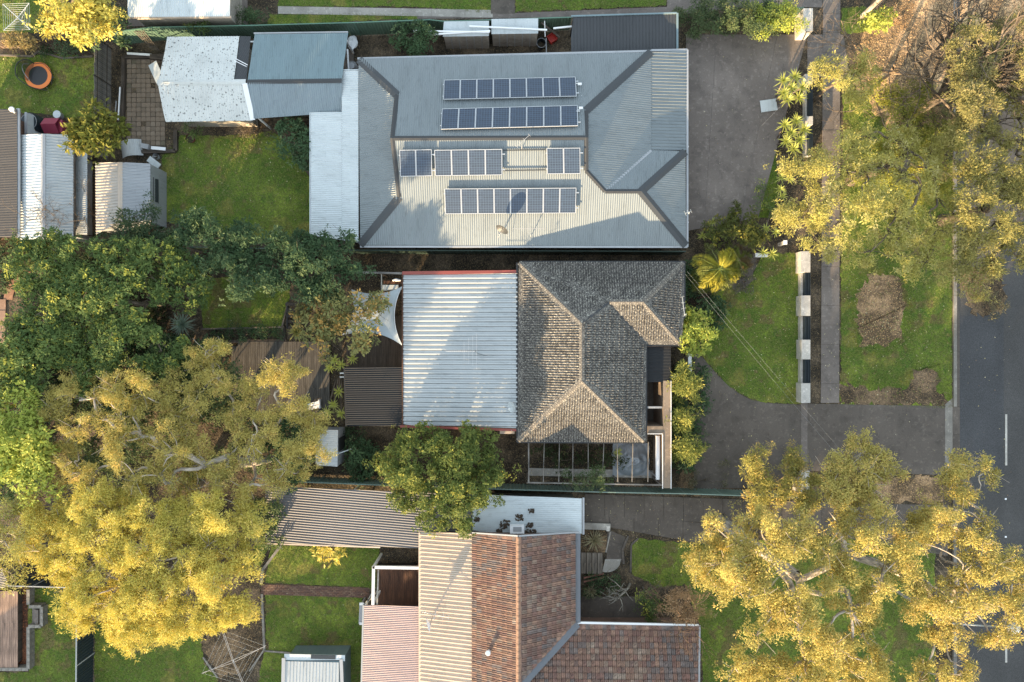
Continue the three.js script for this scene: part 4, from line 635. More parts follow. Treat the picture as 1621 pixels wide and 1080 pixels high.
// ---------------------------------------------------------------- fences
function panelFence(name, label, pts, h, mat, postMat, o = {}) { // pts px of the top line; steel panels between posts
  const W = pts.map(p => P(p[0], p[1], h)), F = thing(name, label, 'fence', W[0].clone().setY(0));
  for (let k = 0; k < W.length - 1; k++) { const a = W[k], b = W[k + 1], L = a.distanceTo(b), n = Math.max(1, Math.round(L / (o.bay || 2.38)));
    for (let i = 0; i < n; i++) { const p = a.clone().lerp(b, i / n), q = a.clone().lerp(b, (i + 1) / n), lo = y => v => v.clone().setY(y);
      const hh = h - (o.drop && i % 2 ? .03 : 0); const p0 = p.clone().setY(.04), q0 = q.clone().setY(.04), p1 = p.clone().setY(hh - .03), q1 = q.clone().setY(hh - .03);
      if (o.palings) { const m = Math.round(p.distanceTo(q) / .125); for (let j = 0; j < m; j++) { const c = p.clone().lerp(q, (j + .5) / m), top = hh - .02 - ((j * 7919) % 13) * .006; part('paling', beam(c.clone().setY(.03), c.clone().setY(top), .112, .02, V(-(q.z - p.z), 0, q.x - p.x).normalize()), mat[(j * 7 + i) % mat.length], F); } part('rail', beam(p.clone().setY(.5), q.clone().setY(.5), .04, .08), postMat, F); part('rail', beam(p.clone().setY(h - .35), q.clone().setY(h - .35), .04, .08), postMat, F); }
      else { const d = q.clone().sub(p).normalize(), nrm = V(-d.z, 0, d.x), g = []; const N = Math.round(p.distanceTo(q) / .19); const gg = new THREE.PlaneGeometry(p.distanceTo(q), hh - .07, N * 4, 1), ps = gg.attributes.position; for (let v = 0; v < ps.count; v++) { const col = v % (N * 4 + 1); ps.setZ(v, (col % 4 < 2 ? .02 : -.02)); } gg.computeVertexNormals(); gg.applyMatrix4(new THREE.Matrix4().makeBasis(d, V(0, 1, 0), nrm.clone().negate().negate()).setPosition(p.clone().lerp(q, .5).setY(hh / 2))); part('panel', flat(gg), mat[0], F); part('rail', beam(p1, q1, .06, .06), postMat, F); }
      part('post', box(.07, h + .02, .07, p.x, h / 2, p.z), postMat, F); }
  }
  return F;
}
panelFence('steel_fence', 'long green steel panel fence running along the top of the yards', [[163, 52], [240, 43], [398, 40], [560, 35.5], [680, 31], [703, 33.5], [905, 27]], 1.8, [M.greenSteel], std(lin(.10, .20, .145), { roughness: .5 }));
panelFence('paling_fence', 'grey weathered timber paling fence beside the trampoline lawn', [[148.5, 57], [147.5, 180], [142, 240]], 1.85, [M.woodGrey, std(lin(.27, .265, .26), { map: T.wood }), std(lin(.345, .335, .32), { map: T.wood })], M.woodDark, { palings: true });
panelFence('paling_fence', 'low brown timber fence behind the trampoline lawn', [[-20, 64], [55, 62], [148, 57]], 1.2, [M.woodBrown, M.wood], M.woodDark, { palings: true });
panelFence('steel_fence', 'dark green steel fence between the solar panel house and the brown tiled house', [[300, 391], [566, 396], [1086, 398]], 1.8, [std(lin(.04, .07, .055), { map: T.streak, roughness: .5 })], std(lin(.05, .085, .068), { roughness: .5 }));
panelFence('steel_fence', 'pale green steel fence between the dense green tree and the grey carport', [[440, 762], [620, 769], [830, 776], [975, 780], [1085, 782], [1262, 788]], 1.8, [std(lin(.17, .25, .21), { map: T.streak, roughness: .5 })], std(lin(.2, .28, .24), { roughness: .5 }));
panelFence('steel_fence', 'dark blue steel fence between the two lawns at lower left', [[121, 925], [119.5, 1120]], 1.8, [M.darkSteel], std(lin(.42, .43, .43), { roughness: .5 }));
panelFence('steel_fence', 'dark steel fence behind the grey block retaining wall', [[-20, 927], [121, 931]], 1.8, [M.darkSteel], std(lin(.35, .36, .36), { roughness: .5 }));
// masonry front fence with steel-slat bays
function frontFence(label, piers, bays, h, wx) {
  const F = thing('front_fence', label, 'fence', P((piers[0][0] + piers[0][2]) / 2, piers[0][1], 0));
  for (const [x0, y0, x1, y1] of piers) { const a = P(x0, y0, h), b = P(x1, y1, h); part('pier', box(b.x - a.x, h, b.z - a.z, (a.x + b.x) / 2, h / 2, (a.z + b.z) / 2), M.white, F); }
  for (const [x0, y0, x1, y1] of bays) { const a = P(x0, y0, .5), b = P(x1, y1, .5); part('plinth', box(b.x - a.x, .4, b.z - a.z, (a.x + b.x) / 2, .2, (a.z + b.z) / 2), M.white, F); for (let i = 0; i < 4; i++) part('slat', box(.03, .34, b.z - a.z, a.x + (b.x - a.x) * (.3 + i * .19), .58, (a.z + b.z) / 2), M.darkSteel, F); const c = P(x0, (y0 + y1) / 2, .6); part('bracket', box((b.x - a.x) * .6, .06, .1, (a.x + b.x) / 2, .53, c.z), M.black, F); }
  return F;
}
frontFence('white masonry front fence with dark slat bays along the front lawn', [[1268, 398, 1283, 431], [1268.5, 468, 1283, 500], [1269, 538, 1283, 569], [1268.5, 607, 1283, 638]], [[1268.5, 431, 1281.5, 469], [1268.5, 500, 1281.5, 539], [1268.5, 569, 1281.5, 608]], .82);
frontFence('single white fence pier at the lower driveway corner among branches', [[1268, 746, 1282, 782]], [], 1.3);
frontFence('dark front fence with small white piers beside the spiky yuccas', [[1275, 117, 1287, 132], [1277, 184, 1287, 197]], [[1276, 132, 1285, 185], [1276, 196, 1285, 246]], 1.2);
{ const F = thing('front_fence', 'sunlit white wall with green pickets at the end of the ivy hedge', 'fence', P(1278, 30, 0)); const a = P(1272, 13, 1.35), b = P(1287, 49, 1.35); part('pier', box(b.x - a.x, 1.35, b.z - a.z, (a.x + b.x) / 2, .675, (a.z + b.z) / 2), M.white, F); for (let i = 0; i < 12; i++) { const q = P(1240 + i * 2.9, 13, 1.2); part('picket', box(.06, 1.2, .03, q.x, .6, q.z), M.greenSteel, F); } part('rail', beam(P(1238, 12, 1.0), P(1273, 12, 1.0), .05, .05), M.greenSteel, F); }
{ const o = thing('letterbox_post', 'short white post beside the path gate at the upper end of the front lawn', 'post', P(1243, 385, 0)); part('post', box(.16, 1.0, .2, P(1243, 384, 1).x, .5, P(1243, 384, 1).z), M.white, o); part('post_cap', box(.22, .06, .26, P(1243, 384, 1).x, 1.03, P(1243, 384, 1).z), M.whitePaint, o);
  const w = thing('garden_wall', 'low white wall end at the top of the front lawn', 'wall', P(1200, 404, 0)); part('wall', box(.75, .45, .2, P(1205, 404, .4).x, .22, P(1205, 404, .4).z), M.white, w); part('coping', box(.8, .05, .26, P(1205, 404, .4).x, .47, P(1205, 404, .4).z), M.whitePaint, w); }
{ const o = thing('porch_post_rail', 'white painted rail beside the small yellow green bush at the porch', 'railing', P(1092, 575, 0)); part('rail', beam(P(1092, 560, 1.0), P(1092, 588, 1.0), .22, .1), M.whitePaint, o); for (const y of [563, 585]) part('post', box(.1, 1, .1, P(1092, y, .9).x, .5, P(1092, y, .9).z), M.whitePaint, o);
  const p = thing('porch_step_rail', 'short white rail stub above the porch shrubs', 'railing', P(1067, 598, 0)); part('rail', beam(P(1063, 596, .9), P(1071, 596, .9), .12, .06), M.whitePaint, p); part('post', box(.08, .9, .08, P(1070, 596, .9).x, .45, P(1070, 596, .9).z), M.whitePaint, p); }

// ---------------------------------------------------------------- roof fittings
function antenna(label, base, h, boomA, boomB, els, mat = M.alu) { // els: [t along boom, half length]
  const A = thing('tv_antenna', label, 'antenna', base); const top = base.clone().add(V(0, h, 0)); part('mast', rod(base, top, .025), mat, A); part('boom', rod(boomA, boomB, .014), mat, A);
  const d = boomB.clone().sub(boomA), s = V(-d.z, 0, d.x).normalize(); for (const [t, l] of els) { const c = boomA.clone().addScaledVector(d, t); part('element', rod(c.clone().addScaledVector(s, -l), c.clone().addScaledVector(s, l), .009, 5), mat, A); } return A;
}
function dish(label, base, h, face, R, mat, legs = true) {
  const D = thing('satellite_dish', label, 'satellite dish', base); const top = base.clone().add(V(0, h, 0)); part('mast', rod(base, top, .03), M.greyPaint, D);
  const pts = []; for (let i = 0; i <= 10; i++) { const r = R * i / 10; pts.push(new THREE.Vector2(r, r * r * .32 / R)); } const g = new THREE.LatheGeometry(pts, 28); g.scale(1, 1, .88); const q = new THREE.Quaternion().setFromUnitVectors(V(0, 1, 0), face.clone().normalize()); g.applyQuaternion(q); g.translate(top.x, top.y, top.z); part('reflector', flat(g), mat, D);
  const f = top.clone().addScaledVector(face.clone().normalize(), R * 1.15).add(V(0, -R * .3, 0)); part('feed_arm', rod(top.clone().add(V(0, -R * .5, 0)), f, .014), M.greyPaint, D); part('receiver', rod(f, f.clone().addScaledVector(face, -.12), .035, 8), M.greyPaint, D);
  if (legs) for (const k of [-1, 1]) part('strut', rod(base.clone().add(V(.35 * k, .08, .45)), top.clone().add(V(0, -.2, 0)), .012), M.greyPaint, D); return D;
}
dish('grey satellite dish on the sunlit slope under the lowest panel row', P(797, 366, 3.15), 1.15, V(-.5, .35, .75), .42, M.ridge);
antenna('thin television antenna just right of the dish on the sunlit grey roof', P(840, 375, 3.05), .9, P(812, 362, 3.9), P(862, 362, 3.9), [[0, .1], [.15, .1], [.3, .12], [.45, .14], [.5, .35], [.6, .14], [.75, .12], [.9, .12], [1, .1]], M.greyPaint);
antenna('fine combed antenna at the ridge of the solar panel house', P(826, 236, 4.75), .7, P(818, 232, 5.4), P(838, 214, 5.5), [[0, .12], [.3, .16], [.6, .12], [1, .1]], M.greyPaint);
antenna('wide television antenna standing on the silver ribbed roof', P(751, 556, 3.0), 1.5, P(706, 556, 4.5), P(752, 556, 4.5), [...Array.from({ length: 11 }, (_, i) => [i * .07, .07]), [.62, .55], [.78, .75], [.92, .9], [1.05, 1.05]]);
part('antenna_cable', tube([P(752, 556, 4.3), P(757, 560, 3.3), P(768, 563, 3.1), P(785, 560, 3.13), P(798, 552, 3.15), P(805, 549, 3.16)], Array(6).fill(.012), 5), M.black, scene).userData = { label: 'black cable trailing from the wide antenna over the silver roof', category: 'cable' };
dish('pale round satellite dish at the right eave of the silver ribbed roof', P(812, 643, 3.1), .45, V(-.75, .55, .1), .38, M.metalWhite, false);
dish('white satellite dish on the cream lean-to roof of the terracotta house', P(685, 975, 3.2), 1.25, V(-.9, .12, .25), .42, M.whitePaint);
antenna('bent antenna beside the white dish on the cream lean-to roof', P(690, 968, 3.25), 1.1, P(668, 969, 4.2), P(710, 978, 4.3), [[0, .08], [.12, .08], [.5, .3], [.8, .22], [1, .15]]);
antenna('small antenna on the edge of the dark tile slope by the palm', P(1083, 498, 3.3), .5, P(1080, 470, 3.8), P(1084, 500, 3.8), [[0, .12], [.3, .1], [.6, .14], [1, .1]], M.metalWhite);
antenna('small white antenna on the front gutter of the verandah roof', P(1087, 340, 2.8), .7, P(1085, 338, 3.4), P(1094, 334, 3.4), [[0, .16], [.5, .14], [1, .12]], M.metalWhite);

// ---------------------------------------------------------------- yard things
{ // trampoline
  const b = P(66, 123, 0), Tm = thing('trampoline', 'small round orange padded trampoline with collapsed black net on the lawn', 'trampoline', b); const r = .62, h = .32;
  part('mat', new THREE.CylinderGeometry(r, r, .02, 40).translate(b.x, h, b.z), M.black, Tm); const pad = new THREE.RingGeometry(r - .01, r + .24, 48, 1).rotateX(-Math.PI / 2).translate(b.x, h + .03, b.z); part('pad', flat(pad), M.orange, Tm); part('frame', new THREE.TorusGeometry(r + .22, .03, 8, 48).rotateX(Math.PI / 2).translate(b.x, h, b.z), M.black, Tm);
  for (let i = 0; i < 6; i++) { const a = i / 6 * 6.28; part('leg', rod(V(b.x + Math.cos(a) * (r + .18), 0, b.z + Math.sin(a) * (r + .18)), V(b.x + Math.cos(a) * (r + .18), h, b.z + Math.sin(a) * (r + .18)), .025), M.greyPaint, Tm); }
  const hoop = (pts, rad, m) => part('net_pole', tube(new THREE.CatmullRomCurve3(pts).getPoints(24), Array(25).fill(rad), 6), m, Tm); hoop([P(74, 143, .3), P(50, 138, .7), P(26, 121, 1.0), P(27, 100, 1.1), P(42, 94, .9), P(54, 101, .5)], .03, M.black); hoop([P(47, 128, .4), P(36, 112, .6), P(36, 102, .6), P(45, 101, .4)], .02, M.metalGrey); hoop([P(54, 101, .5), P(68, 101, .6), P(82, 118, .5), P(81, 134, .4)], .02, M.black);
  const net = new THREE.BufferGeometry(); const np = [P(26, 121, .95), P(27, 100, 1.05), P(42, 94, .85), P(54, 101, .5), P(50, 115, .4), P(44, 128, .5)]; const c = P(40, 112, .35), pos = []; np.forEach((p, i) => { const q = np[(i + 1) % np.length]; pos.push(c.x, c.y, c.z, p.x, p.y, p.z, q.x, q.y, q.z); }); net.setAttribute('position', new THREE.Float32BufferAttribute(pos, 3)); part('net', metricUV(net), std(lin(.02, .03, .02), { transparent: true, opacity: .55, roughness: 1 }), Tm); }
{ // playhouse
  const H = thing('playhouse', 'small maroon plastic playhouse beside the white metal shed', 'playhouse', P(84, 198, 0)); const a = P(67, 186, 1.1), b = P(96, 210, 1.1); part('body', box(b.x - a.x - .2, .9, b.z - a.z - .16, (a.x + b.x) / 2 + .06, .45, (a.z + b.z) / 2), M.maroon, H);
  const m = (a.z + b.z) / 2; const rf = (z0, z1, y0, y1) => beam(V(a.x, (y0 + y1) / 2, (z0 + z1) / 2), V(b.x - .22, (y0 + y1) / 2, (z0 + z1) / 2), Math.hypot(z1 - z0, y1 - y0), .04, V(0, Math.abs(z1 - z0), -(y1 - y0) * Math.sign(z1 - z0))); part('roof', [rf(a.z, m, .92, 1.3), rf(b.z, m, .92, 1.3)], M.maroon, H);
  const x = b.x - .12; for (const [z, w] of [[m - .33, .24], [m, .24], [m + .33, .24]]) { part('window', box(.05, .34, w, x, .55, z), M.black, H); part('mullion', box(.06, .42, .04, x + .004, .55, z + .16), M.woodPink, H); } part('sill', box(.3, .04, .06, a.x + .3, .93, b.z + .02), M.woodPink, H);
  const t = thing('storage_tub', 'small pale tub behind the maroon playhouse', 'tub', P(90, 181, 0)); part('tub', tube([V(P(90, 181, .4).x, 0, P(90, 181, .4).z), V(P(90, 181, .4).x, .38, P(90, 181, .4).z)], [.2, .24], 14, true), M.metalGrey, t); part('lid', new THREE.CylinderGeometry(.25, .25, .04, 14).translate(P(90, 181, .4).x, .41, P(90, 181, .4).z), M.metalWhite, t);
  const w = thing('rain_tank', 'dark round tank between the dark roof and the maroon playhouse', 'tank', P(50, 195, 0)); const c = P(50, 195, .9); part('tank', tube([V(c.x, 0, c.z), V(c.x, 1.1, c.z), V(c.x, 1.2, c.z)], [.62, .62, .45], 24, true), M.darkSteel, w); part('rim', new THREE.TorusGeometry(.5, .02, 6, 30).rotateX(Math.PI / 2).translate(c.x, 1.19, c.z), M.metalGrey, w); const s = thing('steel_sheet', 'narrow upright white sheet by the dark tank', 'panel', P(41, 195, 0)); part('sheet', box(.1, 1.8, 1.3, P(41, 195, 1.8).x, .9, P(41, 195, 1.8).z), M.metalWhite, s); part('edge', box(.14, .04, 1.34, P(41, 195, 1.8).x, 1.82, P(41, 195, 1.8).z), M.metalGrey, s); }
{ // rotary clotheslines
  const rotary = (label, c, h, ang, arms, wires, m, kk) => { const G = thing('rotary_clothesline', label, 'clothesline', c.clone().setY(0)); part('post', rod(V(c.x, 0, c.z), V(c.x, h, c.z), .035, 8), m, G); const tip = [];
    for (let i = 0; i < 4; i++) { const a = ang + i * Math.PI / 2, e = V(c.x + Math.cos(a) * arms, h + .12, c.z + Math.sin(a) * arms); tip.push(e); part('arm', rod(V(c.x, h, c.z), e, .022), m, G); part('brace', rod(V(c.x, h - .3, c.z), c.clone().setY(h).lerp(e, .75), .012), m, G); }
    for (let k = 1; k <= wires; k++) { const g = []; for (let i = 0; i < 4; i++) { const o = V(c.x, h, c.z); g.push(rod(o.clone().lerp(tip[i], k / wires), o.clone().lerp(tip[(i + 1) % 4], k / wires), kk, 4)); } part('line', g, m, G); } };
  rotary('square rotary clothesline with many white lines over the top left lawn', P(28, 28, 1.9), 1.9, .75, 1.15, 7, M.metalWhite, .008);
  const c = P(369, 1047, 2.0), G = thing('rotary_clothesline', 'large grey clothesline with crossed arms over the dry patch at the lower edge', 'clothesline', c.clone().setY(0)); part('post', rod(V(c.x, 0, c.z), c, .04, 8), M.alu, G);
  for (const [x, y] of [[352, 998], [420, 1023], [320, 1066], [386, 1085]]) { const e = P(x, y, 2.1); for (const k of [-.06, .06]) part('arm', rod(c.clone().add(V(k, 0, k)), e.clone().add(V(k * .6, 0, -k * .6)), .013), M.greyPaint, G); }
  const tips = [[352, 998], [420, 1023], [386, 1085], [320, 1066]].map(p => P(...p, 2.1)); for (let k = 2; k <= 5; k++) { const g = []; for (let i = 0; i < 4; i++) g.push(rod(c.clone().lerp(tips[i], k / 5), c.clone().lerp(tips[(i + 1) % 4], k / 5), .004, 4)); part('line', g, M.metalWhite, G); } }
{ // debris and stored things
  const cs = thing('corrugated_sheet', 'curved loose sheet of corrugated iron at the edge of the paved yard', 'metal sheet', P(207, 235, 0)); const g = new THREE.PlaneGeometry(1.35, 1.05, 60, 14), p = g.attributes.position; for (let i = 0; i < p.count; i++) { const x = p.getX(i), y = p.getY(i); p.setZ(i, .42 - x * x * .75 + Math.sin(y * 60) * .008 * 0 + Math.sin(x * 70) * .008); } g.rotateX(-Math.PI / 2); g.rotateY(.15); g.translate(P(207, 235, .3).x, .1, P(207, 235, .3).z); g.computeVertexNormals(); part('sheet', flat(g), M.zinc, cs);
  const A = (name, label, cat, a, b, w, t, m) => { const o = thing(name, label, cat, a.clone()); part(name === 'plank' ? 'board' : 'body', beam(a, b, w, t), m, o); return o; };
  A('plank', 'white board lying at the top of the paved yard', 'plank', P(201, 84.5, .35), P(240, 87, .35), .13, .05, M.whitePaint); A('plank', 'grey block of timber beside the white board in the paved yard', 'plank', P(238, 90, .3), P(262, 92, .3), .3, .2, M.woodDark); A('pipe', 'long white pipe lying along the timber sleepers of the paved yard', 'pipe', P(190, 138, .4), P(187, 190, .4), .07, .07, M.whitePaint); A('pipe', 'short grey pipe next to the long white pipe', 'pipe', P(184, 160, .4), P(182, 182, .4), .05, .05, M.metalGrey); A('plank', 'pale blue white plank at the corner of the small grey shed', 'plank', P(235, 251, .7), P(252, 264, .8), .38, .05, M.metalWhite); A('plank', 'white scrap board near the curved corrugated sheet', 'plank', P(239, 234, .3), P(262, 236, .3), .2, .06, M.whitePaint); A('plank', 'grey weathered tube beside the curved corrugated sheet', 'tube', P(224, 231, .35), P(236, 233, .35), .3, .25, M.metalGrey);
  const bk = thing('bucket', 'small grey bucket next to the pale plank by the small shed', 'bucket', P(247, 248, 0)); const q = P(247, 248, .2); part('pail', tube([V(q.x, 0, q.z), V(q.x, .32, q.z)], [.15, .19], 14), M.metalGrey, bk); part('handle', new THREE.TorusGeometry(.18, .012, 5, 20, Math.PI).rotateX(.4).translate(q.x, .32, q.z), M.alu, bk);
  const pot = thing('plant_pot', 'round terracotta pot with a plant in front of the speckled shed', 'pot', P(300, 220, 0)); const c = P(301, 219, .3); part('pot', tube([V(c.x, 0, c.z), V(c.x, .3, c.z), V(c.x, .34, c.z)], [.2, .29, .3], 18), std(lin(.30, .10, .06), { map: T.concrete }), pot); part('soil', new THREE.CircleGeometry(.28, 18).rotateX(-Math.PI / 2).translate(c.x, .29, c.z), M.soil, pot);
  const lt = thing('trellis', 'brown diamond lattice panel leaning on the green fence', 'trellis', P(230, 65, 0)); const a = P(212, 50, 1.7), b = P(226, 48, 1.7), d = P(240, 78, .1), e = P(252, 80, .1); for (let i = 0; i <= 4; i++) part('slat', beam(a.clone().lerp(b, i / 4), d.clone().lerp(e, i / 4), .035, .02), M.wood, lt); for (let i = 0; i <= 9; i++) part('slat', beam(a.clone().lerp(d, i / 9), b.clone().lerp(e, Math.min(1, (i + (i % 2 ? 1 : -1)) / 9 < 0 ? .08 : (i + (i % 2 ? 1 : -1)) / 9)), .03, .02), M.wood, lt);
  const pp = [[[655, 49, 2.15], [775, 51, 2.15], 'lowest of the long white pipes lying across the white sheds'], [[743, 41.5, 2.15], [866, 47.5, 2.15], 'upper long white pipe across the right white shed'], [[680, 55, 2.12], [776, 49, 2.12], 'pale angled pipe across the left white shed'], [[876, 45, 1.9], [905, 42, 1.9], 'white pipe poking out from under the dark ribbed carport roof']]; for (const [x, y, l] of pp) A('pipe', l, 'pipe', P(...x), P(...y), .09, .09, M.whitePaint);
  const wb = thing('red_crate', 'red crate in the corner between white shed and dark carport', 'crate', P(874, 58, 0)); const w = P(874, 58, .5); part('crate_body', [box(.5, .3, .04, w.x, .25, w.z - .24), box(.5, .3, .04, w.x, .25, w.z + .24), box(.04, .3, .44, w.x - .23, .25, w.z), box(.04, .3, .44, w.x + .23, .25, w.z), box(.42, .04, .44, w.x, .2, w.z)].map(g => g.translate(-w.x, 0, -w.z).rotateY(.6).translate(w.x, 0, w.z)), M.red, wb);
  A('plank', 'brown timber leaning diagonally over the red crate', 'plank', P(856, 35, 1.3), P(886, 59, .4), .11, .06, M.wood); A('pole', 'upright white pole beside the right white shed', 'pole', P(862, 33, 1.6), P(863, 58, 1.0), .06, .06, M.whitePaint); A('clothes_prop', 'long dark pole lying beside the red crate down to the gutter', 'pole', P(864.5, 60, .4), P(865, 85, .3), .06, .06, M.greyPaint);
  const tu = thing('storage_tub', 'dark round tub behind the right white shed', 'tub', P(857, 68, 0)); const tq = P(857, 68, .4); part('tub', tube([V(tq.x, 0, tq.z), V(tq.x, .42, tq.z)], [.25, .3], 16), M.darkSteel, tu); part('rim', new THREE.TorusGeometry(.3, .02, 6, 20).rotateX(Math.PI / 2).translate(tq.x, .42, tq.z), M.metalGrey, tu);
  const bd = thing('board', 'pale blue board lying on the concrete next to the yuccas', 'board', P(1218, 168, .1)); part('sheet', box(1.05, .04, .75, P(1217, 167, .1).x, .1, P(1217, 167, .1).z, .14), M.metalWhite, bd); part('batten', box(.06, .05, .72, P(1206, 168, .1).x, .06, P(1206, 168, .1).z, .14), M.wood, bd);
  for (const [y, t] of [[908, 'upper'], [914, 'lower']]) A('garden_sleeper', t + ' of two reddish timber boards at the foot of the garden steps', 'board', P(924, y + 7, .25), P(956, y, .25), .1, .06, std(lin(.33, .16, .12), { map: T.wood }));
  const st = thing('timber_steps', 'wide grey timber steps below the dark flax plant', 'steps', P(938, 893, 0)); for (let i = 0; i < 4; i++) { const a = P(924 + i * 8.6, 875, .2), b = P(924 + i * 8.6, 908, .2); part('tread', beam(a.setY(.18 + i * .02), b.setY(.18 + i * .02), .31, .08), M.wood, st); }
  const sl = thing('stone_slab', 'white weathered concrete slab end beside the flax plant', 'slab', P(945, 833, 0)); part('slab', box(1.7, .1, .42, P(945, 833, 0).x, .08, P(945, 833, 0).z, -.04), M.concretePale, sl); part('slab_end', box(.2, .16, .34, P(962, 836, 0).x, .09, P(962, 836, 0).z), M.white, sl);
  const bn = thing('garden_bench', 'small white bench at the edge of the timber deck under the gum branches', 'bench', P(496, 642, 0)); const u = P(487, 645, .5), v = P(506, 640, .5); for (const k of [-.12, .12]) part('seat_slat', beam(u.clone().add(V(0, 0, k)), v.clone().add(V(0, 0, k)), .2, .04), M.whitePaint, bn); for (const w of [u, v]) part('leg', box(.06, .48, .4, w.x, .24, w.z), M.greyPaint, bn); part('backrest', beam(v.clone().add(V(0, .1, -.3)), v.clone().add(V(.06, .1, .25)), .06, .3), M.whitePaint, bn);
  for (const [y, t] of [[591, 'upper'], [597, 'lower']]) A('plank', t + ' of two short white planks beside the small dark patio roof', 'plank', P(538, y, .6), P(545, y, .6), .09, .05, M.whitePaint);
  const mf = thing('open_shelter', 'rusty white open frame with shelves beside the shade sail', 'frame', P(620, 445, 0)); part('rail', beam(P(560, 431, 2.3), P(638, 433, 2.3), .12, .1), M.woodGrey, mf); part('rail', beam(P(604, 434, 2.2), P(604, 461, 2.2), .06, .08), M.wallPale, mf); part('rail', beam(P(604, 460, 2.2), P(638, 458, 2.2), .06, .06), M.wallPale, mf); for (const [x, y] of [[562, 431], [604, 433], [604, 460]]) part('post', box(.08, 2.2, .08, P(x, y, 2.2).x, 1.1, P(x, y, 2.2).z), M.woodDark, mf); part('shelf', box(1.2, .04, .2, P(622, 447, 1).x, 1, P(622, 447, 1).z), M.woodBrown, mf); part('shelf_sheet', box(1.0, .05, .3, P(618, 455, 1).x, 1, P(618, 455, 1).z), M.metalWhite, mf); part('cloth_bundle', tube([P(622, 444, 1.1), P(627, 443, 1.2), P(634, 444, 1.1)], [.06, .1, .05], 8, true), M.whitePaint, mf);
  // shade sail, curved edges pulled to four corners
  const cs4 = [P(637, 453, 2.6), P(637.5, 548, 2.6), P(540, 531, 2.3), P(556, 458, 2.3)], N = 26, pos = [], idx = []; for (let j = 0; j <= N; j++) for (let i = 0; i <= N; i++) { const s = i / N, t = j / N; const a = cs4[0].clone().lerp(cs4[1], s), b = cs4[3].clone().lerp(cs4[2], s), q = a.lerp(b, t), c = V((cs4[0].x + cs4[2].x) / 2, 0, (cs4[0].z + cs4[2].z) / 2), e = 4 * s * (1 - s), f = 4 * t * (1 - t); q.x += (c.x - q.x) * .26 * e * (1 - f) * (1); q.z += (c.z - q.z) * .26 * f * (1 - e); q.y -= .22 * e * f; pos.push(q.x, q.y, q.z); } for (let j = 0; j < N; j++) for (let i = 0; i < N; i++) { const a = j * (N + 1) + i; idx.push(a, a + 1, a + N + 1, a + 1, a + N + 2, a + N + 1); } const sg = new THREE.BufferGeometry(); sg.setAttribute('position', new THREE.Float32BufferAttribute(pos, 3)); sg.setIndex(idx); sg.computeVertexNormals(); const ss = thing('shade_sail', 'pale grey shade sail stretched between autumn tree and silver roof', 'shade sail', P(600, 500, 2.4)); part('sail', metricUV(sg), std(lin(.40, .45, .48), { roughness: .85 }), ss);
  const hem = []; for (let i = 0; i <= N; i++) hem.push(V(pos[i * 3], pos[i * 3 + 1] + .012, pos[i * 3 + 2])); part('hem', tube(hem, hem.map(() => .02), 5), M.whitePaint, ss); for (const k of [0, 1]) part('corner_tie', rod(cs4[k], cs4[k].clone().add(V(.12, .1, k ? .1 : -.1)), .012), M.alu, ss);
  // timber decks inside the garden
  const dk = thing('timber_deck', 'weathered grey brown timber deck under the gum branches', 'deck', P(450, 590, 0)); const mw = [lin(.130, .120, .108), lin(.122, .113, .101), lin(.138, .128, .116)].map(c => std(c, { map: T.wood })); const d0 = P(366, 541, .3), d1 = P(520, 664, .3), n = Math.round((d1.x - d0.x) / .14); for (let i = 0; i < n; i++) part('deck_board', box(.131, .03, d1.z - d0.z - (i < 3 ? .6 : 0), d0.x + .07 + i * .14, .3 + ((i * 5) % 3) * .002, (d0.z + d1.z) / 2), mw[(i * 7) % 3], dk); part('bearer', box(d1.x - d0.x - .1, .27, d1.z - d0.z - .8, (d0.x + d1.x) / 2, .14, (d0.z + d1.z) / 2), M.black, dk);
  const dd = thing('timber_deck', 'dark shaded timber deck beneath the shade sail', 'deck', P(600, 560, 0)); const e0 = P(548, 500, .3), e1 = P(638, 584, .3), m = Math.round((e1.x - e0.x) / .14); for (let i = 0; i < m; i++) part('deck_board', box(.131, .03, e1.z - e0.z, e0.x + .07 + i * .14, .3 + ((i * 5) % 3) * .002, (e0.z + e1.z) / 2), M.woodDark, dd); part('bearer', box(e1.x - e0.x - .1, .27, e1.z - e0.z - .1, (e0.x + e1.x) / 2, .14, (e0.z + e1.z) / 2), M.black, dd);
  const sp = thing('timber_steps', 'dark sleeper steps beside the small inner lawn', 'steps', P(465, 495, 0)); for (let i = 0; i < 5; i++) part('tread', box(.85, .14, .2, P(465, 482 + i * 9, .2).x, .5 - i * .09, P(465, 482 + i * 9, .3).z), M.woodDark, sp); part('stringer', [beam(P(455, 478, .5), P(455, 520, .2), .06, .2), beam(P(475, 478, .5), P(475, 520, .2), .06, .2)], M.black, sp);
}
// ---------------------------------------------------------------- street furniture
{ const h = 8.2, head = P(1604, 995, h), base = P(1500, 988, 7.6).setY(0), top = V(base.x, 7.6, base.z), L = thing('street_lamp', 'grey street lamp with long arm and white head over the road', 'street lamp', base); const jb = P(1539, 990, 7.9);
  part('pole', tube([base, V(base.x, 4, base.z), V(base.x, 7.5, base.z)], [.11, .09, .07], 10), M.greyPaint, L); part('arm', rod(V(base.x, 7.5, base.z), V(head.x - .35, h, head.z - .05), .045, 8), M.metalWhite, L); const g = new THREE.SphereGeometry(.34, 20, 12); g.scale(1.15, .42, .95); g.translate(head.x, h, head.z); part('lamp_head', flat(g), M.metalWhite, L); const ring = new THREE.TorusGeometry(.30, .025, 6, 24).rotateX(Math.PI / 2); ring.translate(head.x, h + .05, head.z); part('lamp_rim', flat(ring), M.greyPaint, L); part('photo_cell', new THREE.CylinderGeometry(.06, .06, .1, 10).translate(head.x, h + .18, head.z), M.greyPaint, L); }
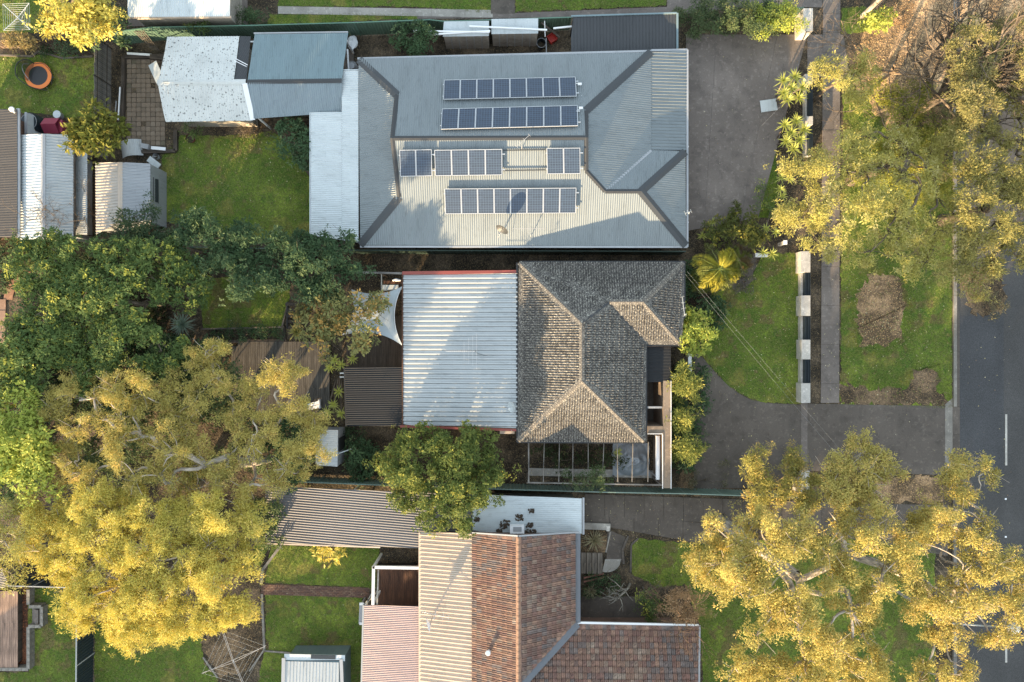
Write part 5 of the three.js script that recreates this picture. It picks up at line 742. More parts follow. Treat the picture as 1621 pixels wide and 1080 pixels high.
{ const b = P(1366, 24, 0), t = P(1381, 2, 1.2), o = thing('power_pole', 'pale power pole leaning out of frame above the verge with thin wires', 'pole', b); const x = P(1367.5, 23, .3), top = V(x.x + .2, 9, x.z - .3); part('pole', tube([V(x.x, 0, x.z), V(x.x + .1, 4.5, x.z - .1), top], [.15, .13, .11], 10, true), M.barkPale, o); part('crossarm', beam(V(top.x - .9, 8.6, top.z), V(top.x + .9, 8.6, top.z), .1, .1), M.woodGrey, o); const w0 = V(top.x, 8.7, top.z);
  const wire = (a, b, sag, lab) => { const pts = []; for (let i = 0; i <= 16; i++) { const q = a.clone().lerp(b, i / 16); q.y -= sag * 4 * (i / 16) * (1 - i / 16); pts.push(q); } const m = part('power_line', tube(pts, pts.map(() => .0032), 4), M.greyPaint, scene); tag(m, lab, 'power line'); };
  wire(P(1085, 434, 3.4), V(26, 8.0, 16), .7, 'left of two thin service wires crossing the front lawn from the tiled eave'); wire(P(1088, 430, 3.45), V(26.5, 8.1, 16), .55, 'right of two thin service wires crossing the front lawn from the tiled eave'); wire(w0, P(1205, 200, 3.0), .5, 'thin wire from the power pole down towards the yuccas'); }
// ---------------------------------------------------------------- foliage
function leafSprig(n, len, wid, spread, droop, seed, curl = .25) { // a twig end: n folded leaves round the origin, outward is +y
  const r = rng(seed), pos = [];
  for (let i = 0; i < n; i++) {
    const a = r() * 6.283, e = -.35 + r() * 1.5, d = V(Math.cos(a) * Math.cos(e), Math.sin(e), Math.sin(a) * Math.cos(e)), o = d.clone().multiplyScalar(spread * (.25 + .75 * r()));
    const dir = d.clone().add(V((r() - .5) * .9, -droop * (.4 + r()), (r() - .5) * .9)).normalize(), side = dir.clone().cross(V(r() - .5, 1, r() - .5)).normalize(), L = len * (.65 + .7 * r()), w = wid * (.7 + .6 * r()) / 2, nn = side.clone().cross(dir);
    const m0 = o.clone().addScaledVector(dir, L * .45), l = m0.clone().addScaledVector(side, w).addScaledVector(nn, w * curl), q = m0.clone().addScaledVector(side, -w).addScaledVector(nn, w * curl), t = o.clone().addScaledVector(dir, L).add(V(0, -L * .12, 0));
    for (const p of [o, l, t, o, t, q]) pos.push(p.x, p.y, p.z);
  }
  const g = new THREE.BufferGeometry(); g.setAttribute('position', new THREE.Float32BufferAttribute(pos, 3)); g.computeVertexNormals(); return g;
}
const SPRIG = { gum: leafSprig(17, .24, .062, .30, .55, 1), fine: leafSprig(20, .19, .05, .26, .3, 2), broad: leafSprig(14, .19, .095, .24, .25, 3), small: leafSprig(18, .11, .055, .2, .15, 4), big: leafSprig(11, .30, .14, .3, .3, 5) };
const leafMat = new THREE.MeshPhysicalMaterial({ color: lin(1, 1, 1), roughness: .8, side: THREE.DoubleSide, transmission: .28, thickness: 0, specularIntensity: .35 });
// clumps: [centre, radius]; sprigs lie mostly on the upper and outer skin of each clump
function crown(parent, clumps, o) {
  const r = rng(o.seed), list = []; const dens = o.density ?? 46;
  for (const [c, R] of clumps) { const n = Math.round(dens * R * R * (.8 + .4 * r())), tone = r(), K = 5 + ((r() * 4) | 0), sub = [], th = r() * 6.28, ct = Math.cos(th), st0 = Math.sin(th), sx = .72 + .62 * r();
    for (let k = 0; k < K; k++) { const a = r() * 6.283, e = -.15 + r() * 1.4, q = R * (.45 + .5 * r()); sub.push([V(Math.cos(a) * Math.cos(e) * q, Math.sin(e) * q * (o.flat ?? .62) * 1.2, Math.sin(a) * Math.cos(e) * q), R * (.26 + .24 * r()), r()]); } sub.push([V(0, 0, 0), R * .5, r()]);
    for (let i = 0; i < n; i++) { const [sc, sr, st] = sub[(r() * sub.length) | 0]; let d; do d = V(r() * 2 - 1, r() * 2 - 1, r() * 2 - 1); while (d.length() > 1 || d.length() < .15); const L = d.length(); d.multiplyScalar(Math.pow(L, -.5)); if (d.y < -.3 && r() < .5) d.y *= -1; const p0 = V(sc.x + d.x * sr, sc.y + d.y * sr * .75, sc.z + d.z * sr); if (r() < .07) p0.multiplyScalar(1.25 + r() * .5); const p = V((p0.x * ct + p0.z * st0) * sx, p0.y, (-p0.x * st0 + p0.z * ct) / sx); list.push([p.clone().add(c), p.lengthSq() > 1e-4 ? p.normalize().add(d.multiplyScalar(.6)) : d, tone * .5 + st * .5]); } }
  const im = new THREE.InstancedMesh(SPRIG[o.leaf || 'gum'], o.mat || leafMat, list.length), m = new THREE.Matrix4(), q = new THREE.Quaternion(), q2 = new THREE.Quaternion(), col = new THREE.Color(), [c0, c1, c2, pc2] = o.colours; const pp = parent.position;
  list.forEach(([p, d, tone], i) => { q.setFromUnitVectors(V(0, 1, 0), d.clone().add(V(0, .5, 0)).normalize()); q2.setFromAxisAngle(V(0, 1, 0), r() * 6.28); const s = (o.scale ?? 1) * (.75 + .55 * r()); m.compose(V(p.x - pp.x, p.y - pp.y, p.z - pp.z), q.multiply(q2), V(s, s, s)); im.setMatrixAt(i, m); const t = cl(tone * .55 + r() * .6 - .05); col.copy(c0).lerp(c1, t); if (c2 && r() < (pc2 ?? .1)) col.lerp(c2, .4 + .6 * r()); im.setColorAt(i, col); });
  im.name = 'crown'; im.castShadow = im.receiveShadow = true; stuff(im); parent.add(im); return im;
}
// joins every clump back to the fork, thick limbs first; one mesh per main limb
function skeleton(parent, base, fork, clumps, o) {
  const r = rng(o.seed + 5), nodes = [{ p: fork, par: null, w: 0, root: null, d: 0 }];
  const order = clumps.map(c => c[0].clone().add(V(0, c[1] * (o.show ?? rr(-.35, .42, r)), 0))).sort((a, b) => a.distanceTo(fork) - b.distanceTo(fork)); let roots = 0;
  for (const c of order) { let best = nodes[0], bs = 1e9; for (const n of nodes) { const s = n.p.distanceTo(c) + n.d * .42; if (s < bs) { bs = s; best = n; } } const nd = { p: c, par: best, w: 0, d: best.d + best.p.distanceTo(c), root: best.root || (roots++, c), first: best === nodes[0] }; nodes.push(nd); }
  for (const n of nodes) { let k = n; while (k) { k.w++; k = k.par; } }
  const rad = w => (o.twig ?? .022) * Math.pow(w, .52) * 1.05; const tr = Math.max(rad(nodes[0].w), o.trunk ?? .1), lean = base.clone().lerp(fork, .5).add(V(rr(-.15, .15, r), 0, rr(-.15, .15, r)));
  part('trunk', tube([base, base.clone().lerp(lean, .12).add(V(0, .1, 0)), lean, fork], [tr * 1.55, tr * 1.15, tr, tr * .85], 11), o.bark, parent);
  const groups = new Map(); for (const n of nodes.slice(1)) { const a = n.par.p, b = n.p, L = a.distanceTo(b), pts = [], rs = [], ra = n.first ? rad(n.w) * 1.1 : Math.min(rad(n.par.w), rad(n.w) * 1.25), rb = rad(n.w) * .85; const k1 = V(rr(-1, 1, r), rr(-.6, .8, r), rr(-1, 1, r)).multiplyScalar(L * (o.wiggle ?? .14)), k2 = V(rr(-1, 1, r), rr(-.6, .6, r), rr(-1, 1, r)).multiplyScalar(L * (o.wiggle ?? .14)); const cv = new THREE.CatmullRomCurve3([a, a.clone().lerp(b, .36).add(k1), a.clone().lerp(b, .7).add(k2), b]), ns = 7; for (let i = 0; i <= ns; i++) { pts.push(cv.getPoint(i / ns)); rs.push(ra + (rb - ra) * i / ns); } const g = [tube(pts, rs, ra > .05 ? 8 : 5)];
    if (o.twigs !== 0) for (let t = 0; t < (o.twigs ?? 3); t++) { const e = b.clone().add(V(rr(-1, 1, r), rr(0, .8, r), rr(-1, 1, r)).multiplyScalar(.8)); g.push(tube([b, b.clone().lerp(e, .5).add(V(rr(-.1, .1, r), .05, rr(-.1, .1, r))), e], [rb * .6, rb * .4, .006], 4)); }
    if (!groups.has(n.root)) groups.set(n.root, []); groups.get(n.root).push(...g); }
  for (const g of groups.values()) part('limb', g, o.bark, parent);
}
// clumps spread through an outline drawn at crown height; dome(t) gives height from centre to rim
function fill(poly, h0, h1, spacing, R, seed, holes = [], skip = .06, jit = .5) {
  const r = rng(seed), xs = poly.map(p => p[0]), ys = poly.map(p => p[1]), out = [], step = spacing, cx = xs.reduce((a, b) => a + b) / xs.length, cy = ys.reduce((a, b) => a + b) / ys.length, mr = Math.max(...poly.map(p => Math.hypot(p[0] - cx, p[1] - cy)));
  for (let y = Math.min(...ys), j = 0; y <= Math.max(...ys); y += step * .86, j++) for (let x = Math.min(...xs) + (j % 2) * step / 2; x <= Math.max(...xs); x += step) { const a = x + rr(-.38, .38, r) * step, b = y + rr(-.38, .38, r) * step; if (!inPoly(a, b, poly) || r() < skip || holes.some(([hx, hy, hr]) => Math.hypot(a - hx, b - hy) < hr)) continue; const t = Math.hypot(a - cx, b - cy) / mr, h = h1 + (h0 - h1) * t * t + rr(-jit, jit, r); out.push([P(a, b, h), R * (.75 + .5 * r())]); }
  return out;
}
function tree(name, label, base, forkPx, clumps, o) { const t = thing(name, label, o.cat || 'tree', base, o.group); const f = P(...forkPx); skeleton(t, base, f, clumps, o); crown(t, clumps, o); return t; }
const under = (px, py, h, dx = 0, dz = 0) => { const p = P(px, py, h); return V(p.x + dx, 0, p.z + dz); };
const C = {
  gum: [lin(.325, .285, .075), lin(.64, .545, .165), lin(.74, .54, .18), .14], gumBright: [lin(.44, .395, .075), lin(.78, .68, .175), lin(.82, .64, .18), .14],
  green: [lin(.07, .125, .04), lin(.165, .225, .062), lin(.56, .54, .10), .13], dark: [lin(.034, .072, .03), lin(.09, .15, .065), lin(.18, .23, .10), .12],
  dense: [lin(.08, .12, .03), lin(.18, .215, .05), lin(.40, .39, .08), .12], autumn: [lin(.15, .17, .06), lin(.32, .30, .11), lin(.66, .40, .12), .25],
  olive: [lin(.33, .31, .09), lin(.58, .53, .15), lin(.58, .52, .24), .15], lime: [lin(.25, .31, .05), lin(.46, .51, .11), lin(.6, .56, .12), .12], dry: [lin(.27, .165, .08), lin(.44, .29, .15), lin(.55, .38, .22), .2],
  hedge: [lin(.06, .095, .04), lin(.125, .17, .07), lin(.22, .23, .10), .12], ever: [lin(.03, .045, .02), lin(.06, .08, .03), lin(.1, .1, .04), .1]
};
// garden gum with white limbs
tree('gum_tree', 'tall gum tree in the garden with pale twisting limbs and golden foliage clumps', under(420, 735, 3), [400, 733, 3.6], [
  ...fill([[88, 612], [150, 582], [222, 588], [262, 640], [300, 690], [290, 770], [200, 768], [85, 762]], 5.2, 6.9, 30, .70, 301, [[215, 722, 18], [175, 745, 17], [255, 640, 18], [150, 690, 12]], .10, .9),
  ...[[240, 612], [275, 605], [300, 622], [262, 632], [330, 555], [352, 550], [340, 572], [318, 578], [322, 612], [350, 612], [308, 640], [345, 598], [395, 615], [412, 625], [442, 588], [466, 592], [455, 598], [432, 600], [388, 650], [372, 668], [412, 662], [430, 680], [468, 640], [478, 655], [500, 660], [446, 648], [495, 690], [505, 712], [478, 700], [470, 720], [385, 690], [398, 718], [455, 742], [430, 762], [486, 740], [365, 722], [330, 735], [305, 725], [352, 745], [402, 700], [296, 690], [282, 660], [300, 668], [312, 700], [388, 772], [340, 768], [300, 770]].map(([x, y], i) => [P(x, y, (y < 605 && x > 430 ? 6.5 : 4.7) + (i * 37 % 17) * .06), .68 + (i * 13 % 5) * .07])], { seed: 11, colours: C.gum, leaf: 'fine', bark: M.barkPale, trunk: .15, twig: .026, density: 110, flat: .55, scale: .64, wiggle: .22, twigs: 4 });
// great bright tree at lower left
tree('gum_tree', 'big rounded bright yellow green tree crowding the lower left of the picture', under(225, 880, 3), [235, 880, 4.5], fill([[45, 790], [100, 772], [230, 776], [380, 790], [425, 805], [405, 860], [402, 905], [362, 928], [390, 955], [384, 985], [345, 1000], [312, 985], [292, 1008], [240, 1002], [218, 1018], [165, 1012], [122, 995], [88, 962], [95, 932], [82, 908], [42, 868]], 4.6, 7.3, 26, .74, 305, [[205, 855, 11], [290, 950, 12], [255, 895, 9]], .04, .9), { seed: 12, colours: C.gumBright, leaf: 'fine', bark: M.barkPale, trunk: .28, density: 125, flat: .65, scale: .75 });
tree('street_tree', 'grey green feathery tree at the left edge above the deck corner', under(20, 850, 3), [25, 850, 4.0], fill([[-30, 790], [30, 785], [48, 815], [60, 850], [66, 890], [40, 915], [12, 920], [-30, 900]], 5, 6.5, 28, .8, 306, [[45, 805, 10]], .1), { seed: 13, colours: C.olive, leaf: 'fine', bark: M.barkPale, density: 48, scale: .85 });
tree('wattle_tree', 'pale lime green tree on the left edge beside the garden gum', under(30, 700, 3), [30, 700, 3.5], fill([[-30, 625], [40, 630], [75, 650], [80, 720], [70, 770], [20, 780], [-30, 775]], 5, 6.2, 30, .95, 307, [], .04), { seed: 14, colours: C.lime, leaf: 'broad', bark: M.barkGrey, density: 46 });
tree('wattle_tree', 'mid green tree on the left edge above the lime green one', under(30, 580, 3), [30, 585, 3.5], fill([[-20, 545], [30, 520], [75, 540], [82, 610], [70, 640], [-20, 640]], 4.6, 5.6, 30, .95, 308, [], .05), { seed: 15, colours: C.green, leaf: 'broad', bark: M.barkGrey, density: 44 });
tree('shade_tree', 'broad dark green tree with bare grey inner branches in the upper left garden', under(228, 480, 3), [235, 478, 3.8], fill([[22, 392], [60, 375], [118, 372], [180, 392], [300, 392], [330, 430], [338, 480], [318, 520], [300, 560], [255, 592], [190, 600], [95, 595], [70, 520], [42, 530], [15, 505], [45, 465], [22, 430]], 4.0, 5.6, 29, .85, 309, [[228, 470, 22], [245, 505, 14], [215, 530, 12], [58, 450, 13], [292, 514, 34], [318, 500, 24]], .04), { seed: 16, colours: C.green, leaf: 'broad', bark: M.barkGrey, trunk: .2, density: 95, scale: .75, wiggle: .2, twigs: 4 });
tree('shade_tree', 'low dark bush filling the ground below the shade tree', under(270, 570, 1), [270, 570, .8], fill([[210, 545], [300, 520], [330, 545], [352, 600], [330, 640], [290, 620], [230, 600]], 1.2, 2.0, 30, .85, 310), { seed: 17, cat: 'bush', colours: C.dark, leaf: 'broad', bark: M.barkDark, density: 50 });
tree('lilly_pilly_tree', 'deep green glossy hedge tree along the fence above the small inner lawn', under(430, 420, 2), [430, 422, 2.2], fill([[258, 352], [300, 336], [355, 340], [400, 368], [440, 378], [500, 368], [556, 378], [572, 405], [565, 450], [530, 478], [505, 490], [478, 470], [440, 452], [385, 462], [335, 455], [312, 420], [290, 385]], 3.4, 5.2, 26, .72, 311, [], .03, .55), { seed: 18, colours: C.dark, leaf: 'broad', bark: M.barkDark, density: 120, flat: .8, scale: .68 });
tree('shade_tree', 'soft blue green bush overlapping the small grey shed', under(225, 355, 2), [225, 358, 2.0], fill([[165, 352], [195, 342], [232, 322], [258, 340], [290, 342], [300, 385], [250, 400], [165, 395]], 3, 3.8, 27, .8, 312), { seed: 19, colours: [lin(.05, .09, .045), lin(.10, .145, .065), lin(.2, .2, .07), .1], leaf: 'fine', bark: M.barkGrey, density: 48 });
tree('autumn_tree', 'small tree with orange and green autumn leaves beside the shade sail', under(548, 515, 2), [548, 512, 2.0], fill([[490, 470], [520, 450], [560, 458], [600, 470], [612, 485], [598, 520], [580, 545], [545, 562], [505, 552], [485, 520]], 3.4, 4.4, 27, .75, 313, [[562, 505, 8]], .05), { seed: 20, colours: C.autumn, leaf: 'broad', bark: M.barkGrey, density: 42, wiggle: .2 });
tree('avocado_tree', 'dense dome of dark green tree with yellow tips between silver roof and carport', under(700, 760, 3), [700, 755, 3.0], fill([[605, 745], [625, 705], [665, 685], [720, 682], [770, 690], [792, 730], [790, 765], [760, 790], [768, 812], [735, 838], [690, 838], [655, 812], [625, 782]], 3.2, 4.9, 27, .78, 314, [], .02, .6), { seed: 21, colours: C.dense, leaf: 'broad', bark: M.barkDark, density: 115, flat: .8, scale: .7 });
tree('corner_tree', 'sunlit yellow tree at the top left corner', under(118, 22, 3), [118, 22, 3.4], fill([[72, 0], [80, -30], [170, -30], [185, 15], [176, 45], [150, 55], [112, 45], [95, 66], [78, 55], [84, 25]], 4.4, 6, 27, .85, 315), { seed: 22, colours: C.gumBright, leaf: 'broad', bark: M.barkGrey, density: 50 });
tree('corner_tree', 'dark shaded bush behind the yellow corner tree', under(175, 40, 1), [172, 38, 1.2], fill([[120, 52], [165, 30], [195, 5], [200, 50], [165, 62], [120, 66]], 1.8, 2.4, 24, .75, 316), { seed: 23, cat: 'bush', colours: C.dark, leaf: 'broad', bark: M.barkDark, density: 46 });
tree('citrus_tree', 'small green and yellow tree over the end of the grey paling fence', under(155, 208, 2), [155, 210, 1.9], fill([[124, 182], [140, 182], [160, 186], [190, 194], [192, 214], [178, 230], [164, 238], [134, 228], [122, 210]], 2.8, 3.9, 24, .7, 317), { seed: 24, colours: [lin(.10, .12, .02), lin(.22, .22, .04), lin(.36, .3, .06), .15], leaf: 'big', bark: M.barkGrey, density: 42 });
// street gums, lower right
const gumHoles = [[1262, 905, 24], [1245, 870, 10], [1300, 880, 14], [1350, 885, 20], [1175, 965, 24], [1465, 905, 22], [1440, 990, 22], [1475, 925, 12], [1420, 1040, 22], [1560, 985, 26], [1205, 1020, 14], [1350, 1010, 12], [1310, 965, 10], [1430, 860, 12], [1405, 830, 12], [1220, 790, 9], [1330, 780, 12], [1605, 994, 26], [1575, 992, 20], [1285, 935, 12], [1390, 950, 12], [1330, 930, 10], [1290, 1040, 12]];
tree('gum_tree', 'huge street gum with white forked limbs filling the lower right corner', under(1262, 905, 6, -2.4, -1.2), [1262, 912, 7.6], [...fill([[1082, 852], [1120, 828], [1160, 815], [1200, 800], [1262, 820], [1322, 830], [1370, 800], [1420, 815], [1470, 835], [1455, 900], [1420, 930], [1400, 1010], [1410, 1100], [1330, 1110], [1200, 1100], [1145, 1060], [1198, 1000], [1190, 960], [1115, 930], [1092, 895]], 8.4, 11.8, 33, .82, 321, gumHoles, .09, 1.2), ...[[1310, 745], [1335, 730], [1360, 712], [1385, 722], [1402, 748], [1350, 765], [1375, 770], [1330, 790], [1355, 800], [1395, 735], [1320, 768], [1368, 745]].map(([x, y], i) => [P(x, y, 9.4 + (i % 4) * .2), .72 + (i % 3) * .1])], { seed: 31, colours: C.gum, leaf: 'gum', bark: M.barkPale, trunk: .34, twig: .030, density: 115, flat: .6, scale: .56, wiggle: .22, twigs: 5 });
tree('gum_tree', 'second street gum reaching over the road at the lower right edge', under(1470, 930, 6, -1.5, 0), [1465, 925, 7.2], [...fill([[1415, 825], [1455, 800], [1490, 765], [1535, 725], [1566, 745], [1568, 785], [1545, 800], [1560, 830], [1575, 870], [1625, 890], [1650, 950], [1622, 985], [1590, 1000], [1560, 965], [1545, 1000], [1500, 1030], [1470, 1020], [1440, 1000], [1425, 950], [1450, 900]], 7.8, 10.2, 32, .78, 322, gumHoles, .09, 1.1), ...[[1460, 1055], [1490, 1060], [1530, 1060], [1515, 1075], [1450, 1078], [1588, 1000], [1568, 1010]].map(([x, y], i) => [P(x, y, 8 + (i % 3) * .3), .75])], { seed: 32, colours: C.gum, leaf: 'gum', bark: M.barkPale, trunk: .24, twig: .028, density: 115, flat: .6, scale: .56, wiggle: .22, twigs: 5 });
tree('bottlebrush_tree', 'smaller green and gold tree over the driveway corner pier', under(1225, 765, 2), [1225, 765, 2.8], fill([[1168, 760], [1185, 735], [1215, 730], [1245, 728], [1285, 732], [1312, 745], [1300, 775], [1280, 800], [1240, 812], [1200, 805], [1170, 785]], 4, 5, 27, .8, 323), { seed: 33, colours: [lin(.22, .22, .06), lin(.48, .43, .12), lin(.6, .42, .14), .15], leaf: 'fine', bark: M.barkGrey, density: 105, scale: .75 });
// street trees, upper right
tree('street_tree', 'olive gum over the footpath left of the bare street tree', under(1400, 260, 4), [1395, 270, 5], fill([[1238, 330], [1246, 270], [1300, 235], [1342, 215], [1400, 200], [1470, 215], [1505, 250], [1512, 330], [1500, 395], [1478, 430], [1440, 450], [1412, 425], [1400, 398], [1340, 402], [1300, 392], [1268, 385], [1240, 360]], 6, 8.4, 31, .85, 331, [[1350, 318, 13], [1410, 300, 16], [1285, 300, 9], [1345, 260, 14], [1450, 260, 14], [1400, 350, 10], [1480, 345, 14]], .14), { seed: 41, colours: C.olive, leaf: 'fine', bark: M.barkGrey, trunk: .28, density: 80, flat: .6, scale: .68, wiggle: .2, twigs: 6 });
tree('street_tree', 'small golden olive tree over the fence between footpath and yuccas', under(1325, 130, 3), [1322, 132, 3.5], fill([[1284, 115], [1312, 92], [1345, 88], [1372, 92], [1378, 120], [1362, 150], [1330, 165], [1300, 152], [1284, 138]], 5, 6.2, 26, .72, 332, [], .06), { seed: 42, colours: C.olive, leaf: 'fine', bark: M.barkGrey, density: 95, scale: .75 });
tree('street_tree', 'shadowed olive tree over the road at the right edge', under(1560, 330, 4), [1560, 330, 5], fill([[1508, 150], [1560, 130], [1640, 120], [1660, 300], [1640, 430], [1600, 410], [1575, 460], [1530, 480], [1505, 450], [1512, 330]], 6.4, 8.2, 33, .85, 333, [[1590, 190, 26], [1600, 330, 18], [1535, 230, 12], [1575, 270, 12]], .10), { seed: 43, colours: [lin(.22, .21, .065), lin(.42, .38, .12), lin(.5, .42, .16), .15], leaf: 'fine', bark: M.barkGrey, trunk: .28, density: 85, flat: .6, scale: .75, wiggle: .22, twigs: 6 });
tree('verge_tree', 'yellow green low tree on the verge amid the olive street trees', under(1420, 160, 2), [1420, 165, 2.4], fill([[1382, 140], [1430, 128], [1480, 145], [1512, 175], [1508, 300], [1470, 330], [1420, 300], [1370, 290], [1375, 200]], 2.6, 4.0, 30, .85, 334, [], .1), { seed: 44, colours: [lin(.22, .25, .04), lin(.42, .42, .08), lin(.5, .45, .1), .12], leaf: 'fine', bark: M.barkGrey, density: 80, scale: .8 });
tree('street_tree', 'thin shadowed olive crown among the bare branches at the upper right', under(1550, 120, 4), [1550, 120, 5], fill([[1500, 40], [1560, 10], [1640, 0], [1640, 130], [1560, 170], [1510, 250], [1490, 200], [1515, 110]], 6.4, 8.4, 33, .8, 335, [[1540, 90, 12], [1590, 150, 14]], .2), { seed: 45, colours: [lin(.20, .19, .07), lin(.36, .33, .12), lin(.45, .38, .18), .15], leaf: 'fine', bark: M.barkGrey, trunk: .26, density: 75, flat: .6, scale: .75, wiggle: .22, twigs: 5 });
// bare branching trees
function bare(name, label, base, dir, len, rad, depth, mat, seed, o = {}) {
  const t = thing(name, label, o.cat || 'tree', base), r = rng(seed), limbs = []; const grow = (p, d, L, R, k, out) => { const pts = [p], rs = [R]; let q = p.clone(), dd = d.clone(); for (let i = 0; i < 4; i++) { dd.add(V(rr(-.2, .2, r), rr(-.1, .14, r), rr(-.2, .2, r))).normalize(); q = q.clone().addScaledVector(dd, L / 4); pts.push(q); rs.push(R * (1 - .32 * (i + 1) / 4)); } out.push(tube(pts, rs, R > .05 ? 8 : R > .02 ? 5 : 4)); if (k <= 0) return; const n = k === depth ? (o.first ?? 4) : 2 + (r() < .55 ? 1 : 0); for (let i = 0; i < n; i++) { const nd = dd.clone().add(V(rr(-1, 1, r), rr(-.35, .5, r) + (o.lift ?? 0), rr(-1, 1, r)).multiplyScalar(o.spread ?? .9)).normalize(), s = i === 0 ? q : pts[2 + ((r() * 3) | 0)]; const sub = k === depth ? [] : out; grow(s, nd, L * (.62 + .25 * r()), R * (.5 + .16 * r()), k - 1, sub); if (k === depth) limbs.push(sub); } };
  const tr = []; grow(base, dir, len, rad, depth, tr); part('trunk', tr, mat, t); for (const l of limbs) part('limb', l, mat, t); return t;
}
bare('bare_tree', 'large leafless grey brown street tree at the upper right', under(1500, 150, 3), V(-.1, 1, -.05), 4.0, .3, 6, M.barkGrey, 71, { first: 6, spread: 1.0 });
bare('bare_tree', 'second leafless street tree leaning over the road at the upper right edge', under(1545, 180, 3), V(.15, 1, -.1), 3.8, .26, 6, M.barkGrey, 72, { first: 5, spread: 1.0 });
bare('bare_tree', 'thin leafless tree over the sunlit bare ground at the top right', under(1440, 95, 3), V(-.2, 1, .05), 3.0, .16, 6, M.barkTwig, 73, { first: 5, spread: 1.0 });
bare('bare_shrub', 'pale leafless bush in front of the white metal shed', under(95, 345, 1), V(0, 1, -.1), 1.6, .07, 5, M.barkTwig, 74, { cat: 'shrub', first: 6, spread: 1.3 });
bare('bare_shrub', 'pale leafless twigs between white shed and small grey shed', under(145, 340, 1), V(.1, 1, -.2), 1.5, .06, 5, M.barkTwig, 75, { cat: 'shrub', first: 5, spread: 1.2 });
bare('frangipani', 'leafless pale frangipani with stubby forked branches by the porch', under(1000, 930, .6), V(-.35, 1, -.1), 1.15, .085, 3, std(lin(.62, .60, .54), { map: T.bark }), 76, { first: 5, spread: 1.3, lift: -.1 });
bare('frangipani', 'leafless branches beside the brown dry shrub at the terracotta roof', under(1020, 935, .6), V(.2, 1, .1), .8, .06, 3, std(lin(.36, .32, .27), { map: T.bark }), 77, { first: 5, spread: 1.2, lift: -.1 });
bare('dry_shrub', 'brown leafless dry shrub overhanging the corner of the terracotta roof', under(1075, 960, 1.5), V(0, 1, 0), 2.0, .08, 5, std(lin(.62, .42, .26), { map: T.bark }), 78, { cat: 'shrub', first: 6, spread: 1.2 });

// shrubs and hedges
const shrub = (name, label, poly, h0, h1, sp, R, seed, colours, leaf = 'broad', dens = 48, o = {}) => { const xs = poly.map(p => p[0]), ys = poly.map(p => p[1]), cx = xs.reduce((a, b) => a + b) / xs.length, cy = ys.reduce((a, b) => a + b) / ys.length; return tree(name, label, under(cx, cy, h0 * .5), [cx, cy, h0 * .45], fill(poly, h0, h1, sp, R, seed, o.holes || [], o.skip ?? .03), { seed, cat: o.cat || 'shrub', colours, leaf, bark: M.barkGrey, density: dens, trunk: .04, twig: .012, twigs: 1, scale: o.scale ?? .85, flat: .75 }); };
shrub('hedge', 'long dark ivy hedge along the top driveway edge', [[1072, 22], [1110, 10], [1190, 0], [1240, 10], [1240, 40], [1195, 52], [1080, 58]], .8, 1.2, 17, .55, 401, C.hedge, 'small', 90, { cat: 'hedge', scale: 1 });
shrub('hedge', 'sunlit yellow end of the ivy hedge by the white wall', [[1185, 22], [1230, 12], [1268, 18], [1262, 46], [1200, 54]], 1.0, 1.4, 16, .5, 402, C.lime, 'small', 90, { cat: 'hedge', scale: 1 });
shrub('shrub', 'dark shrub in front of the green fence left of the white sheds', [[628, 60], [640, 40], [672, 36], [690, 50], [680, 78], [650, 85]], 1.2, 1.8, 18, .6, 403, C.dark, 'broad', 60);
shrub('shrub', 'dark green shrub beside the white patio roof on the back lawn', [[432, 195], [468, 190], [488, 205], [488, 268], [470, 262], [455, 230]], 1.0, 1.7, 18, .6, 404, C.dark, 'broad', 60);
shrub('shrub', 'dry brown bush along the carport by the back lawn', [[375, 200], [430, 196], [425, 220], [385, 225]], .5, .7, 17, .45, 405, [lin(.10, .085, .06), lin(.17, .14, .10), lin(.22, .18, .1), .2], 'small', 50);
shrub('shrub', 'little green bush below the speckled shed', [[292, 200], [312, 200], [314, 215], [296, 216]], .6, .8, 13, .4, 406, C.green, 'small', 60);
shrub('shrub', 'bright yellow green bush at the front corner of the brown tiled house', [[1062, 512], [1080, 496], [1100, 494], [1118, 510], [1124, 525], [1112, 550], [1092, 560], [1078, 545]], 1.7, 2.6, 15, .5, 407, C.lime, 'broad', 60);
shrub('shrub', 'upper feathery yellow green shrub beside the porch parapet', [[1066, 588], [1084, 580], [1106, 600], [1112, 616], [1098, 632], [1066, 630]], 1.8, 2.9, 14, .58, 408, [lin(.11, .14, .035), lin(.34, .36, .085), lin(.58, .53, .13), .2], 'fine', 60);
shrub('shrub', 'middle feathery shrub beside the porch parapet', [[1066, 652], [1088, 648], [1104, 662], [1100, 676], [1066, 678]], 1.7, 2.7, 14, .58, 409, [lin(.11, .14, .035), lin(.34, .36, .085), lin(.58, .53, .13), .2], 'fine', 60);
shrub('shrub', 'lower feathery shrub beside the long parapet end', [[1066, 696], [1096, 692], [1106, 706], [1090, 726], [1066, 728]], 1.5, 2.5, 14, .58, 410, [lin(.11, .14, .035), lin(.34, .36, .085), lin(.58, .53, .13), .2], 'fine', 60);
shrub('shrub', 'dark vine growing through the pergola rafters', [[888, 762], [905, 748], [940, 745], [968, 755], [960, 772], [900, 775]], 2.2, 2.8, 15, .45, 411, C.hedge, 'small', 60);
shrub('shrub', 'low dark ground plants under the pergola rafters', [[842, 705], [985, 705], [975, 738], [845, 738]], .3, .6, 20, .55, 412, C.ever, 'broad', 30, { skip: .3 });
shrub('shrub', 'dark low growth on the ground behind the pale garden shed', [[545, 690], [600, 685], [608, 740], [590, 758], [540, 755]], .5, .9, 20, .6, 413, C.dark, 'broad', 44);
